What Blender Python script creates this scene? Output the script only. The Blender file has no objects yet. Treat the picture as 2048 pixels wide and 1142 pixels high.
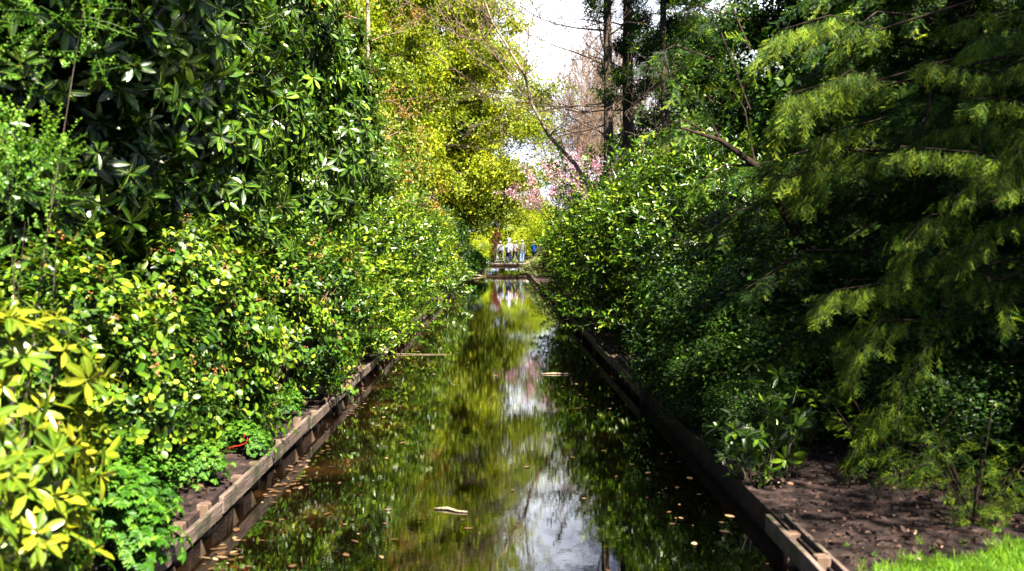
import bpy, bmesh, math, random
import numpy as np
from mathutils import Vector, Matrix, Quaternion

PI = math.pi
random.seed(7)
RNG = np.random.default_rng(11)
scn = bpy.context.scene
COL = scn.collection

# ------------------------------------------------------------------ camera
CAM_H = 2.0
cam_d = bpy.data.cameras.new('camera')
cam = bpy.data.objects.new('camera', cam_d)
COL.objects.link(cam)
scn.camera = cam
cam.location = (0, 0, CAM_H)
PITCH = math.atan(81 / 2000)
YAW = math.atan(24 / 2000)
cam.rotation_euler = (PI / 2 - PITCH, 0, -YAW)
cam_d.sensor_width = 36
cam_d.lens = 2000 / 2048 * 36
cam_d.clip_start = 0.05
cam_d.clip_end = 3000
cam_d.dof.use_dof = True
cam_d.dof.focus_distance = 17
cam_d.dof.aperture_fstop = 2.2


def at(px, py, Y):
    """world point seen at photo pixel (px,py), at forward distance Y"""
    x = (px - 1024) / 2000.0
    y = -(py - 571) / 2000.0
    cy, sy = math.cos(PITCH), math.sin(PITCH)
    f = cy + y * sy
    u = -sy + y * cy
    X = x * math.cos(YAW) + f * math.sin(YAW)
    F = -x * math.sin(YAW) + f * math.cos(YAW)
    return Vector((X / F * Y, Y, CAM_H + u / F * Y))


# ------------------------------------------------------------------ light
SUN_AZ = math.radians(155)     # clockwise from +Y (the view direction)
SUN_EL = math.radians(51)
sd = Vector((math.sin(SUN_AZ) * math.cos(SUN_EL), math.cos(SUN_AZ) * math.cos(SUN_EL), math.sin(SUN_EL)))
sl = bpy.data.lights.new('sun', 'SUN')
sl.energy = 5.0
sl.angle = math.radians(0.5)
sl.color = (1.0, 0.93, 0.80)
so = bpy.data.objects.new('sun', sl)
COL.objects.link(so)
so.rotation_euler = (-sd).to_track_quat('-Z', 'Y').to_euler()
so.location = (20, -20, 30)

w = bpy.data.worlds.new('World')
scn.world = w
w.use_nodes = True
nt = w.node_tree
for n in list(nt.nodes):
    nt.nodes.remove(n)
N = nt.nodes.new
L = nt.links.new
out = N('ShaderNodeOutputWorld')
bg = N('ShaderNodeBackground')
bg.inputs[1].default_value = 0.05
sky = N('ShaderNodeTexSky')
sky.sky_type = 'NISHITA'
sky.sun_disc = False
sky.sun_elevation = SUN_EL
sky.sun_rotation = SUN_AZ
sky.dust_density = 0.6
sky.air_density = 0.35
tc = N('ShaderNodeTexCoord')
mp = N('ShaderNodeMapping')
mp.inputs['Scale'].default_value = (2.2, 2.2, 5.0)
nz = N('ShaderNodeTexNoise')
nz.inputs['Scale'].default_value = 1.6
nz.inputs['Detail'].default_value = 8
nz.inputs['Roughness'].default_value = 0.6
cr = N('ShaderNodeValToRGB')
cr.color_ramp.elements[0].position = 0.40
cr.color_ramp.elements[0].color = (0, 0, 0, 1)
cr.color_ramp.elements[1].position = 0.64
cr.color_ramp.elements[1].color = (1, 1, 1, 1)
mx = N('ShaderNodeMixRGB')
mx.inputs[2].default_value = (15, 15.3, 16.2, 1)
L(tc.outputs['Generated'], mp.inputs[0])
L(mp.outputs[0], nz.inputs['Vector'])
L(nz.outputs[0], cr.inputs[0])
sx = N('ShaderNodeSeparateXYZ')
L(tc.outputs['Generated'], sx.inputs[0])
mr = N('ShaderNodeMapRange')
mr.inputs['From Min'].default_value = 0.84
mr.inputs['From Max'].default_value = 0.93
L(sx.outputs[1], mr.inputs[0])
mm = N('ShaderNodeMath')
mm.operation = 'MULTIPLY'
L(cr.outputs[0], mm.inputs[0])
L(mr.outputs[0], mm.inputs[1])
L(mm.outputs[0], mx.inputs[0])
L(sky.outputs[0], mx.inputs[1])
L(mx.outputs[0], bg.inputs[0])
L(bg.outputs[0], out.inputs[0])

scn.view_settings.view_transform = 'Standard'
scn.view_settings.look = 'None'
scn.view_settings.exposure = 2.4
scn.view_settings.gamma = 1.0
scn.cycles.use_denoising = True
scn.cycles.max_bounces = 8
scn.cycles.diffuse_bounces = 0
scn.cycles.glossy_bounces = 3
scn.cycles.transmission_bounces = 3
scn.cycles.transparent_max_bounces = 4
scn.cycles.sample_clamp_indirect = 6
scn.cycles.caustics_reflective = False
scn.cycles.caustics_refractive = False


# ------------------------------------------------------------------ materials
def mat_new(name):
    m = bpy.data.materials.new(name)
    m.use_nodes = True
    t = m.node_tree
    for n in list(t.nodes):
        t.nodes.remove(n)
    return m, t, t.nodes.new, t.links.new


def ramp(t, stops):
    r = t.nodes.new('ShaderNodeValToRGB')
    e = r.color_ramp.elements
    while len(e) > 1:
        e.remove(e[-1])
    e[0].position, e[0].color = stops[0][0], (*stops[0][1], 1)
    for p, c in stops[1:]:
        k = e.new(p)
        k.color = (*c, 1)
    return r


def leaf_mat(name, stops, rough=0.4, trans=0.3, tcol=(1.6, 1.5, 0.4), spec=0.5, rib=0.0):
    """leaf: colour by the per-leaf tint attribute, part of the light passing through"""
    m, t, N, L = mat_new(name)
    o = N('ShaderNodeOutputMaterial')
    a = N('ShaderNodeAttribute')
    a.attribute_name = 'tint'
    r = ramp(t, stops)
    L(a.outputs['Fac'], r.inputs[0])
    col = r.outputs[0]
    nz = N('ShaderNodeTexNoise')
    nz.inputs['Scale'].default_value = 14
    hs = N('ShaderNodeHueSaturation')
    mr = N('ShaderNodeMapRange')
    mr.inputs['From Min'].default_value = 0.3
    mr.inputs['From Max'].default_value = 0.7
    mr.inputs['To Min'].default_value = 0.75
    mr.inputs['To Max'].default_value = 1.25
    L(nz.outputs[0], mr.inputs[0])
    L(mr.outputs[0], hs.inputs['Value'])
    L(col, hs.inputs['Color'])
    col = hs.outputs[0]
    if rib > 0:
        a2 = N('ShaderNodeAttribute')
        a2.attribute_name = 'rib'
        r2 = ramp(t, [(0.80, (0, 0, 0)), (0.95, (rib, rib, rib))])
        L(a2.outputs['Fac'], r2.inputs[0])
        mxx = N('ShaderNodeMixRGB')
        mxx.inputs[2].default_value = (0.30, 0.36, 0.06, 1)
        L(r2.outputs[0], mxx.inputs[0])
        L(col, mxx.inputs[1])
        col = mxx.outputs[0]
    n3 = N('ShaderNodeTexNoise')
    n3.inputs['Scale'].default_value = 75
    n3.inputs['Detail'].default_value = 3
    r3 = ramp(t, [(0.64, (0, 0, 0)), (0.70, (.75, .75, .75))])
    L(n3.outputs[0], r3.inputs[0])
    bl = N('ShaderNodeMixRGB')
    bl.inputs[2].default_value = (0.10, 0.06, 0.015, 1)
    L(r3.outputs[0], bl.inputs[0])
    L(col, bl.inputs[1])
    if name.endswith('leaf'): col = bl.outputs[0]
    p = N('ShaderNodeBsdfPrincipled')
    p.inputs['Roughness'].default_value = rough
    p.inputs['Specular IOR Level'].default_value = spec
    L(col, p.inputs['Base Color'])
    tr = N('ShaderNodeBsdfTranslucent')
    mu = N('ShaderNodeMixRGB')
    mu.blend_type = 'MULTIPLY'
    mu.inputs[0].default_value = 1
    mu.inputs[2].default_value = (*tcol, 1)
    L(col, mu.inputs[1])
    L(mu.outputs[0], tr.inputs[0])
    ms = N('ShaderNodeMixShader')
    ms.inputs[0].default_value = trans
    L(p.outputs[0], ms.inputs[1])
    L(tr.outputs[0], ms.inputs[2])
    L(ms.outputs[0], o.inputs[0])
    return m


def rough_mat(name, stops, scale=6, rough=0.85, stretch=(1, 1, 1), bump=0.3, spec=0.3, detail=6, bscale=None, coord='Object'):
    m, t, N, L = mat_new(name)
    o = N('ShaderNodeOutputMaterial')
    tc = N('ShaderNodeTexCoord')
    mp = N('ShaderNodeMapping')
    mp.inputs['Scale'].default_value = stretch
    L(tc.outputs[coord], mp.inputs[0])
    nz = N('ShaderNodeTexNoise')
    nz.inputs['Scale'].default_value = scale
    nz.inputs['Detail'].default_value = detail
    nz.inputs['Roughness'].default_value = 0.65
    L(mp.outputs[0], nz.inputs['Vector'])
    r = ramp(t, stops)
    L(nz.outputs[0], r.inputs[0])
    p = N('ShaderNodeBsdfPrincipled')
    p.inputs['Roughness'].default_value = rough
    p.inputs['Specular IOR Level'].default_value = spec
    L(r.outputs[0], p.inputs['Base Color'])
    if bump:
        n2 = N('ShaderNodeTexNoise')
        n2.inputs['Scale'].default_value = bscale or scale * 3
        n2.inputs['Detail'].default_value = 5
        L(mp.outputs[0], n2.inputs['Vector'])
        b = N('ShaderNodeBump')
        b.inputs['Strength'].default_value = bump
        b.inputs['Distance'].default_value = 0.02
        L(n2.outputs[0], b.inputs['Height'])
        L(b.outputs[0], p.inputs['Normal'])
    L(p.outputs[0], o.inputs[0])
    return m


M = {}
M['rhodo'] = leaf_mat('rhododendron_leaf', [(0, (0.004, 0.016, 0.002)), (0.42, (0.010, 0.040, 0.003)), (0.7, (0.05, 0.130, 0.006)), (1, (0.18, 0.30, 0.015))], 0.30, 0.18, (1.8, 1.9, 0.3), 0.6, 0.5)
M['rhodo_y'] = leaf_mat('yellow_rhododendron_leaf', [(0, (0.015, 0.06, 0.004)), (0.45, (0.08, 0.16, 0.006)), (0.75, (0.20, 0.26, 0.010)), (1, (0.34, 0.34, 0.015))], 0.33, 0.25, (1.5, 1.4, 0.3), 0.6, 0.6)
M['laurel'] = leaf_mat('laurel_leaf', [(0, (0.004, 0.015, 0.002)), (0.42, (0.018, 0.055, 0.003)), (0.72, (0.09, 0.19, 0.006)), (1, (0.26, 0.34, 0.015))], 0.30, 0.20, (1.8, 1.7, 0.3), 0.6, 0.4)
M['photinia'] = leaf_mat('budding_shrub_leaf', [(0, (0.008, 0.028, 0.003)), (0.48, (0.035, 0.10, 0.005)), (0.88, (0.16, 0.27, 0.010)), (1, (0.30, 0.35, 0.02))], 0.40, 0.2, (1.6, 1.5, 0.3), 0.45)
M['bud'] = leaf_mat('bud', [(0, (0.22, 0.07, 0.03)), (1, (0.42, 0.22, 0.08))], 0.6, 0.15, (1.3, 1, 0.6), 0.2)
M['hedge'] = leaf_mat('hedge_leaf', [(0, (0.03, 0.10, 0.008)), (0.5, (0.07, 0.20, 0.012)), (1, (0.20, 0.36, 0.03))], 0.4, 0.35, (1.6, 1.6, 0.3), 0.5)
M['herb'] = leaf_mat('herb_leaf', [(0, (0.01, 0.05, 0.004)), (0.5, (0.05, 0.17, 0.008)), (1, (0.20, 0.38, 0.03))], 0.5, 0.35, (1.4, 1.5, 0.5), 0.35)
M['mix'] = leaf_mat('spring_shrub_leaf', [(0, (0.04, 0.10, 0.008)), (0.45, (0.12, 0.20, 0.012)), (0.7, (0.26, 0.30, 0.03)), (0.86, (0.36, 0.26, 0.05)), (1, (0.38, 0.17, 0.04))], 0.5, 0.35, (1.5, 1.3, 0.4), 0.35)
M['copper'] = leaf_mat('copper_leaf', [(0, (0.16, 0.10, 0.02)), (0.5, (0.34, 0.17, 0.045)), (1, (0.46, 0.30, 0.10))], 0.5, 0.35, (1.5, 1.1, 0.5), 0.3)
M['tree'] = leaf_mat('fresh_tree_leaf', [(0, (0.04, 0.085, 0.003)), (0.5, (0.18, 0.25, 0.005)), (1, (0.44, 0.45, 0.012))], 0.5, 0.4, (1.6, 1.5, 0.3), 0.35)
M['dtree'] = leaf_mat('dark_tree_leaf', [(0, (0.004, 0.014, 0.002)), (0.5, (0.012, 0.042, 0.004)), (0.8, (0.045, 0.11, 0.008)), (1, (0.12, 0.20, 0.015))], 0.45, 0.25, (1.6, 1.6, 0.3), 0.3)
M['bright'] = leaf_mat('lime_leaf', [(0, (0.14, 0.22, 0.008)), (0.5, (0.32, 0.44, 0.012)), (1, (0.55, 0.58, 0.03))], 0.5, 0.35, (1.4, 1.3, 0.3), 0.3)
M['pale'] = leaf_mat('variegated_leaf', [(0, (0.12, 0.22, 0.03)), (0.5, (0.34, 0.42, 0.12)), (0.9, (0.60, 0.60, 0.34)), (1, (0.55, 0.28, 0.14))], 0.5, 0.3, (1.2, 1.2, 0.7), 0.3)
M['red'] = leaf_mat('red_maple_leaf', [(0, (0.08, 0.012, 0.012)), (1, (0.26, 0.05, 0.04))], 0.5, 0.35, (1.6, 0.7, 0.6), 0.3)
M['pink'] = leaf_mat('pink_petal', [(0, (0.30, 0.07, 0.15)), (0.45, (0.62, 0.28, 0.38)), (1, (0.84, 0.68, 0.70))], 0.55, 0.35, (1.1, 0.9, 1.0), 0.25)
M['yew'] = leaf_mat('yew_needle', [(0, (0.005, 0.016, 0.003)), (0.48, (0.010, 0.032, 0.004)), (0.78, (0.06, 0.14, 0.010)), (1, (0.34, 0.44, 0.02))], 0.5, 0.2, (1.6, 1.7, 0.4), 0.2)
M['grass'] = leaf_mat('grass_blade', [(0, (0.06, 0.17, 0.008)), (0.5, (0.12, 0.28, 0.010)), (1, (0.26, 0.40, 0.02))], 0.5, 0.35, (1.5, 1.4, 0.3), 0.3)
M['litter'] = leaf_mat('dead_leaf', [(0, (0.012, 0.006, 0.004)), (0.6, (0.05, 0.025, 0.017)), (0.92, (0.18, 0.10, 0.065)), (1, (0.45, 0.32, 0.22))], 0.7, 0.1, (1.2, 1, 0.8), 0.3)
M['float'] = leaf_mat('wet_leaf', [(0, (0.05, 0.025, 0.01)), (0.6, (0.12, 0.065, 0.03)), (1, (0.34, 0.24, 0.14))], 0.5, 0.05, (1.2, 1, 0.8), 0.4)
M['bark'] = rough_mat('bark', [(0.35, (0.030, 0.022, 0.016)), (0.65, (0.12, 0.085, 0.06))], 5, 0.9, (3, 3, 0.6), 0.8)
M['bark_l'] = rough_mat('pale_bark', [(0.3, (0.16, 0.11, 0.07)), (0.7, (0.42, 0.33, 0.22))], 5, 0.85, (3, 3, 0.6), 0.6)
M['bark_y'] = rough_mat('red_brown_bark', [(0.35, (0.012, 0.007, 0.005)), (0.7, (0.05, 0.028, 0.018))], 6, 0.9, (3, 3, 0.5), 0.8)
M['twig'] = rough_mat('twig_bark', [(0.3, (0.10, 0.065, 0.045)), (0.7, (0.27, 0.18, 0.12))], 8, 0.85, (1, 1, 1), 0)
M['twig_g'] = rough_mat('green_stem', [(0.3, (0.10, 0.10, 0.03)), (0.7, (0.24, 0.20, 0.07))], 8, 0.7, (1, 1, 1), 0)
M['wood'] = rough_mat('weathered_plank', [(0.25, (0.05, 0.035, 0.026)), (0.5, (0.14, 0.10, 0.08)), (0.75, (0.28, 0.21, 0.17))], 3, 0.8, (9, 0.8, 9), 0.6, bscale=8)
M['wood_v'] = rough_mat('wet_board', [(0.25, (0.035, 0.020, 0.013)), (0.55, (0.10, 0.055, 0.035)), (0.8, (0.20, 0.12, 0.08))], 3, 0.6, (6, 6, 0.9), 0.6, bscale=8)
M['post'] = rough_mat('post_wood', [(0.25, (0.05, 0.03, 0.02)), (0.55, (0.15, 0.095, 0.065)), (0.8, (0.27, 0.19, 0.14))], 4, 0.8, (5, 5, 0.8), 0.6, bscale=8)
M['soil'] = rough_mat('leaf_litter_soil', [(0.3, (0.006, 0.003, 0.003)), (0.5, (0.018, 0.010, 0.008)), (0.62, (0.05, 0.028, 0.024)), (0.78, (0.15, 0.09, 0.08))], 7, 0.95, (1, 1, 1), 1.0, bscale=40)
M['lawn'] = rough_mat('lawn_soil', [(0.3, (0.03, 0.05, 0.008)), (0.7, (0.06, 0.12, 0.012))], 20, 0.95, (1, 1, 1), 0.6)


def mossy(m, amount=.5):
    t = m.node_tree
    p = next(n for n in t.nodes if n.type == 'BSDF_PRINCIPLED')
    src = p.inputs['Base Color'].links[0].from_socket
    tc = t.nodes.new('ShaderNodeTexCoord')
    nz = t.nodes.new('ShaderNodeTexNoise')
    nz.inputs['Scale'].default_value = 2.6
    nz.inputs['Detail'].default_value = 8
    nz.inputs['Roughness'].default_value = .7
    t.links.new(tc.outputs['Object'], nz.inputs['Vector'])
    r = ramp(t, [(0.50, (0, 0, 0)), (0.60, (amount, amount, amount))])
    t.links.new(nz.outputs[0], r.inputs[0])
    mx = t.nodes.new('ShaderNodeMixRGB')
    mx.inputs[2].default_value = (0.022, 0.034, 0.010, 1)
    t.links.new(r.outputs[0], mx.inputs[0])
    t.links.new(src, mx.inputs[1])
    t.links.new(mx.outputs[0], p.inputs['Base Color'])


for k_ in ('wood', 'post', 'wood_v'):
    mossy(M[k_], .8)


def plain(name, c, rough=0.8, var=0.25, sc=12):
    return rough_mat(name, [(0.3, tuple(v * (1 - var) for v in c)), (0.7, tuple(min(1, v * (1 + var)) for v in c))], sc, rough, (1, 1, 1), 0.25)


# water: dark tannin-brown body under a near mirror surface with faint ripples
def water_mat():
    m, t, N, L = mat_new('canal_water')
    o = N('ShaderNodeOutputMaterial')
    tc = N('ShaderNodeTexCoord')
    nz = N('ShaderNodeTexNoise')
    nz.inputs['Scale'].default_value = 1.1
    nz.inputs['Detail'].default_value = 7
    L(tc.outputs['Object'], nz.inputs['Vector'])
    r = ramp(t, [(0.38, (0.002, 0.001, 0.0004)), (0.56, (0.005, 0.0025, 0.0008)), (0.72, (0.03, 0.014, 0.004))])
    L(nz.outputs[0], r.inputs[0])
    p = N('ShaderNodeBsdfPrincipled')
    p.inputs['Roughness'].default_value = 0.004
    p.inputs['IOR'].default_value = 2.3
    p.inputs['Specular IOR Level'].default_value = 0.75
    sx = N('ShaderNodeSeparateXYZ')
    L(tc.outputs['Object'], sx.inputs[0])
    mr = N('ShaderNodeMapRange')
    mr.inputs['From Min'].default_value = -0.6
    mr.inputs['From Max'].default_value = -1.7
    mr.inputs['To Min'].default_value = 0.12
    mr.inputs['To Max'].default_value = 1.2
    L(sx.outputs[0], mr.inputs[0])
    hs = N('ShaderNodeHueSaturation')
    L(mr.outputs[0], hs.inputs['Value'])
    L(r.outputs[0], hs.inputs['Color'])
    L(hs.outputs[0], p.inputs['Base Color'])
    mp = N('ShaderNodeMapping')
    mp.inputs['Scale'].default_value = (2.2, 7.0, 1)
    L(tc.outputs['Object'], mp.inputs[0])
    n2 = N('ShaderNodeTexNoise')
    n2.inputs['Scale'].default_value = 1.0
    n2.inputs['Detail'].default_value = 3
    L(mp.outputs[0], n2.inputs['Vector'])
    mp3 = N('ShaderNodeMapping')
    mp3.inputs['Scale'].default_value = (12, 26, 1)
    L(tc.outputs['Object'], mp3.inputs[0])
    n3 = N('ShaderNodeTexNoise')
    n3.inputs['Scale'].default_value = 1.0
    n3.inputs['Detail'].default_value = 2
    L(mp3.outputs[0], n3.inputs['Vector'])
    b = N('ShaderNodeBump')
    b.inputs['Strength'].default_value = 0.35
    b.inputs['Distance'].default_value = 0.00045
    L(n2.outputs[0], b.inputs['Height'])
    b2 = N('ShaderNodeBump')
    b2.inputs['Strength'].default_value = 0.35
    b2.inputs['Distance'].default_value = 0.0004
    L(n3.outputs[0], b2.inputs['Height'])
    L(b.outputs[0], b2.inputs['Normal'])
    L(b2.outputs[0], p.inputs['Normal'])
    L(p.outputs[0], o.inputs[0])
    return m


M['water'] = water_mat()


# ------------------------------------------------------------------ object helpers
def tag(o, label=None, cat=None, group=None, kind=None):
    if label: o['label'] = label
    if cat: o['category'] = cat
    if group: o['group'] = group
    if kind: o['kind'] = kind
    return o


def empty(name, loc=(0, 0, 0), rz=0.0):
    o = bpy.data.objects.new(name, None)
    o.empty_display_size = 0.3
    COL.objects.link(o)
    o.location = loc
    o.rotation_euler = (0, 0, rz)
    return o


def link(name, me, parent=None, mat=None):
    o = bpy.data.objects.new(name, me)
    COL.objects.link(o)
    if mat: me.materials.append(mat)
    if parent: o.parent = parent
    return o


def copy_tree(o, parent=None):
    c = o.copy()
    COL.objects.link(c)
    if parent: c.parent = parent
    for ch in list(o.children):
        copy_tree(ch, c)
    return c


def tri_mesh(name, V, F, tint=None, rib=None, smooth=True):
    me = bpy.data.meshes.new(name)
    nv, nf = len(V), len(F)
    me.vertices.add(nv)
    me.vertices.foreach_set('co', np.ascontiguousarray(V, dtype=np.float32).ravel())
    me.loops.add(nf * 3)
    me.loops.foreach_set('vertex_index', np.ascontiguousarray(F, dtype=np.int32).ravel())
    me.polygons.add(nf)
    me.polygons.foreach_set('loop_start', np.arange(0, nf * 3, 3, dtype=np.int32))
    me.polygons.foreach_set('use_smooth', np.full(nf, smooth, dtype=bool))
    if tint is not None:
        a = me.attributes.new('tint', 'FLOAT', 'POINT')
        a.data.foreach_set('value', np.ascontiguousarray(tint, dtype=np.float32))
    if rib is not None:
        a = me.attributes.new('rib', 'FLOAT', 'POINT')
        a.data.foreach_set('value', np.ascontiguousarray(rib, dtype=np.float32))
    me.update(calc_edges=True)
    return me


class MB:
    """collects boxes and tubes into one mesh"""
    def __init__(s):
        s.v, s.f = [], []

    def box(s, c, d, rz=0, rx=0, jit=0.0, ry=0):
        R = Matrix.Rotation(rz, 3, 'Z') @ Matrix.Rotation(ry, 3, 'Y') @ Matrix.Rotation(rx, 3, 'X')
        b = len(s.v)
        for i in (-1, 1):
            for j in (-1, 1):
                for k in (-1, 1):
                    p = Vector((i * d[0] / 2 + random.uniform(-jit, jit), j * d[1] / 2 + random.uniform(-jit, jit), k * d[2] / 2 + random.uniform(-jit, jit)))
                    s.v.append(Vector(c) + R @ p)
        for q in ((0, 1, 3, 2), (4, 6, 7, 5), (0, 4, 5, 1), (2, 3, 7, 6), (0, 2, 6, 4), (1, 5, 7, 3)):
            s.f.append([b + i for i in q])

    def tube(s, pts, rad, n=6, cap=True):
        pts = [Vector(p) for p in pts]
        b = len(s.v)
        m = len(pts)
        up = Vector((0.13, 0.21, 0.97))
        for i, p in enumerate(pts):
            t = (pts[min(i + 1, m - 1)] - pts[max(i - 1, 0)])
            if t.length < 1e-9: t = Vector((0, 0, 1))
            t.normalize()
            a = t.cross(up)
            if a.length < 0.05: a = t.cross(Vector((1, 0, 0)))
            a.normalize()
            c = t.cross(a)
            r = rad[i] if hasattr(rad, '__len__') else rad
            for k in range(n):
                th = 2 * PI * k / n
                s.v.append(p + (a * math.cos(th) + c * math.sin(th)) * r)
        for i in range(m - 1):
            for k in range(n):
                k2 = (k + 1) % n
                s.f.append([b + i * n + k, b + i * n + k2, b + (i + 1) * n + k2, b + (i + 1) * n + k])
        if cap:
            s.f.append([b + k for k in range(n)][::-1])
            s.f.append([b + (m - 1) * n + k for k in range(n)])

    def build(s, name, mat, parent=None, smooth=False, bevel=0):
        me = bpy.data.meshes.new(name)
        me.from_pydata([tuple(v) for v in s.v], [], s.f)
        if smooth:
            me.polygons.foreach_set('use_smooth', [True] * len(me.polygons))
        o = link(name, me, parent, mat)
        if bevel:
            bm = bmesh.new()
            bm.from_mesh(me)
            bmesh.ops.bevel(bm, geom=list(bm.edges), offset=bevel, segments=1, affect='EDGES')
            bm.to_mesh(me)
            bm.free()
        return o


# ------------------------------------------------------------------ leaf templates
class Tpl:
    """a shoot: triangles with, per vertex, a leaf id, a tint offset and a rib flag; grows along +Z"""
    def __init__(s):
        s.V, s.F, s.lid, s.rib, s.off = [], [], [], [], []
        s.n = 0

    def add(s, V, F, rib, off=0.0):
        b = len(s.V)
        s.V += [tuple(v) for v in V]
        s.F += [(a + b, c + b, d + b) for a, c, d in F]
        s.rib += list(rib)
        s.lid += [s.n] * len(V)
        s.off += [off] * len(V)
        s.n += 1

    def done(s):
        s.V = np.array(s.V); s.F = np.array(s.F); s.lid = np.array(s.lid)
        s.rib = np.array(s.rib, dtype=float); s.off = np.array(s.off)
        return s


def leaf_geo(Ln, W, fold=0.25, droop=0.15, det=2, shape=0.5):
    """leaf in local frame: base at origin, tip along +Y, face up +Z"""
    w = W / 2
    if det == 0:
        V = [(0, 0, 0), (w, Ln * shape, w * fold), (0, Ln, -droop * Ln), (-w, Ln * shape, w * fold)]
        return V, [(0, 1, 2), (0, 2, 3)], (1, 0, 1, 0)
    if det == 1:
        V = [(0, 0, 0), (w * .85, Ln * .32, w * fold), (w * .85, Ln * .7, w * fold - droop * Ln * .45), (0, Ln, -droop * Ln),
             (-w * .85, Ln * .7, w * fold - droop * Ln * .45), (-w * .85, Ln * .32, w * fold)]
        return V, [(0, 1, 2), (0, 2, 3), (0, 3, 4), (0, 4, 5)], (1, 0, 0, 1, 0, 0)
    V = [(0, 0, 0), (0, Ln * .35, -0.02 * Ln), (0, Ln * .7, -droop * Ln * .45), (0, Ln, -droop * Ln)]
    R = [(w * .8, Ln * .28, w * fold), (w, Ln * .52, w * fold - droop * Ln * .2), (w * .72, Ln * .82, w * fold * .8 - droop * Ln * .6)]
    Lf = [(-x, y, z) for x, y, z in R]
    V = V + R + Lf
    F = [(0, 4, 1), (1, 4, 5), (1, 5, 2), (2, 5, 6), (2, 6, 3), (0, 1, 7), (1, 8, 7), (1, 2, 8), (2, 9, 8), (2, 3, 9)]
    return V, F, (1, 1, 1, 1, 0, 0, 0, 0, 0, 0)


def put_leaf(T, base, d, Ln, W, fold=.25, droop=.15, det=2, off=0.0, roll=0.0, shape=.5):
    V, F, rib = leaf_geo(Ln, W, fold, droop, det, shape)
    d = Vector(d).normalized()
    z = Vector((0, 0, 1)) - d * d.z
    if z.length < 0.15: z = Vector((1, 0, 0)) - d * d.x
    z.normalize()
    x = d.cross(z)
    R = Matrix((x, d, z)).transposed() @ Matrix.Rotation(roll, 3, 'Y')
    T.add([Vector(base) + R @ Vector(v) for v in V], F, rib, off)


def stem_geo(T, a, b, r=0.003, off=-0.2):
    a, b = Vector(a), Vector(b)
    t = (b - a).normalized()
    u = t.orthogonal().normalized()
    v = t.cross(u)
    P = []
    for q in (a, b):
        for k in range(3):
            th = 2 * PI * k / 3
            P.append(q + (u * math.cos(th) + v * math.sin(th)) * r)
    T.add(P, [(0, 1, 4), (0, 4, 3), (1, 2, 5), (1, 5, 4), (2, 0, 3), (2, 3, 5)], [0] * 6, off)


rr = random.uniform


def tpl_whorl(n=9, Ln=.14, W=.045, det=2, seed=0):
    random.seed(100 + seed)
    T = Tpl()
    stem_geo(T, (0, 0, -.14), (0, 0, .01), .004)
    for i in range(n):
        th = 2 * PI * i / n * 1.0 + rr(-.25, .25)
        e = rr(-.25, .55)
        l = Ln * rr(.75, 1.12)
        d = (math.cos(th) * math.cos(e), math.sin(th) * math.cos(e), math.sin(e))
        put_leaf(T, Vector(d) * .012 + Vector((0, 0, rr(-.02, .015))), d, l, W * rr(.85, 1.15), rr(.05, .35), rr(0, .3), det, rr(-.15, .15), rr(-.4, .4))
    for i in range(3):
        th = rr(0, 2 * PI)
        d = (math.cos(th) * .5, math.sin(th) * .5, .85)
        put_leaf(T, (0, 0, .01), d, Ln * rr(.45, .7), W * .7, .4, -.05, det, .25)
    return T.done()


def tpl_shoot(n=12, Ln=.11, W=.036, stem=.34, det=1, seed=0, el=.75):
    random.seed(200 + seed)
    T = Tpl()
    bx, by = rr(-.15, .15), rr(-.15, .15)
    def P(s): return Vector((bx * s * s, by * s * s, s * stem))
    stem_geo(T, P(0) - Vector((0, 0, .08)), P(.5), .003)
    stem_geo(T, P(.5), P(1), .0022)
    for i in range(n):
        s = (i + .6) / n
        th = i * 2.4 + rr(-.3, .3)
        e = el * (0.5 + .7 * s) + rr(-.2, .2)
        d = (math.cos(th) * math.cos(e), math.sin(th) * math.cos(e), math.sin(e))
        put_leaf(T, P(s), d, Ln * rr(.7, 1.1) * (1 - .3 * s * s), W * rr(.85, 1.15), rr(.1, .4), rr(.0, .3), det, (s - .5) * .45 + rr(-.08, .08), rr(-.4, .4))
    return T.done()


def tpl_cluster(n=16, Ln=.06, W=.04, R=.16, det=0, seed=0, flat=1.0):
    random.seed(300 + seed)
    T = Tpl()
    for i in range(n):
        p = Vector((random.gauss(0, 1), random.gauss(0, 1), random.gauss(0, 1)))
        p = p.normalized() * R * rr(.25, 1) ** .6
        p.z *= flat
        d = Vector((rr(-1, 1), rr(-1, 1), rr(-.6, .6))) + p / R * .6
        put_leaf(T, p, d, Ln * rr(.7, 1.2), W * rr(.8, 1.2), rr(0, .4), rr(-.1, .25), det, rr(-.2, .2), rr(-.7, .7))
    return T.done()


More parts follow.
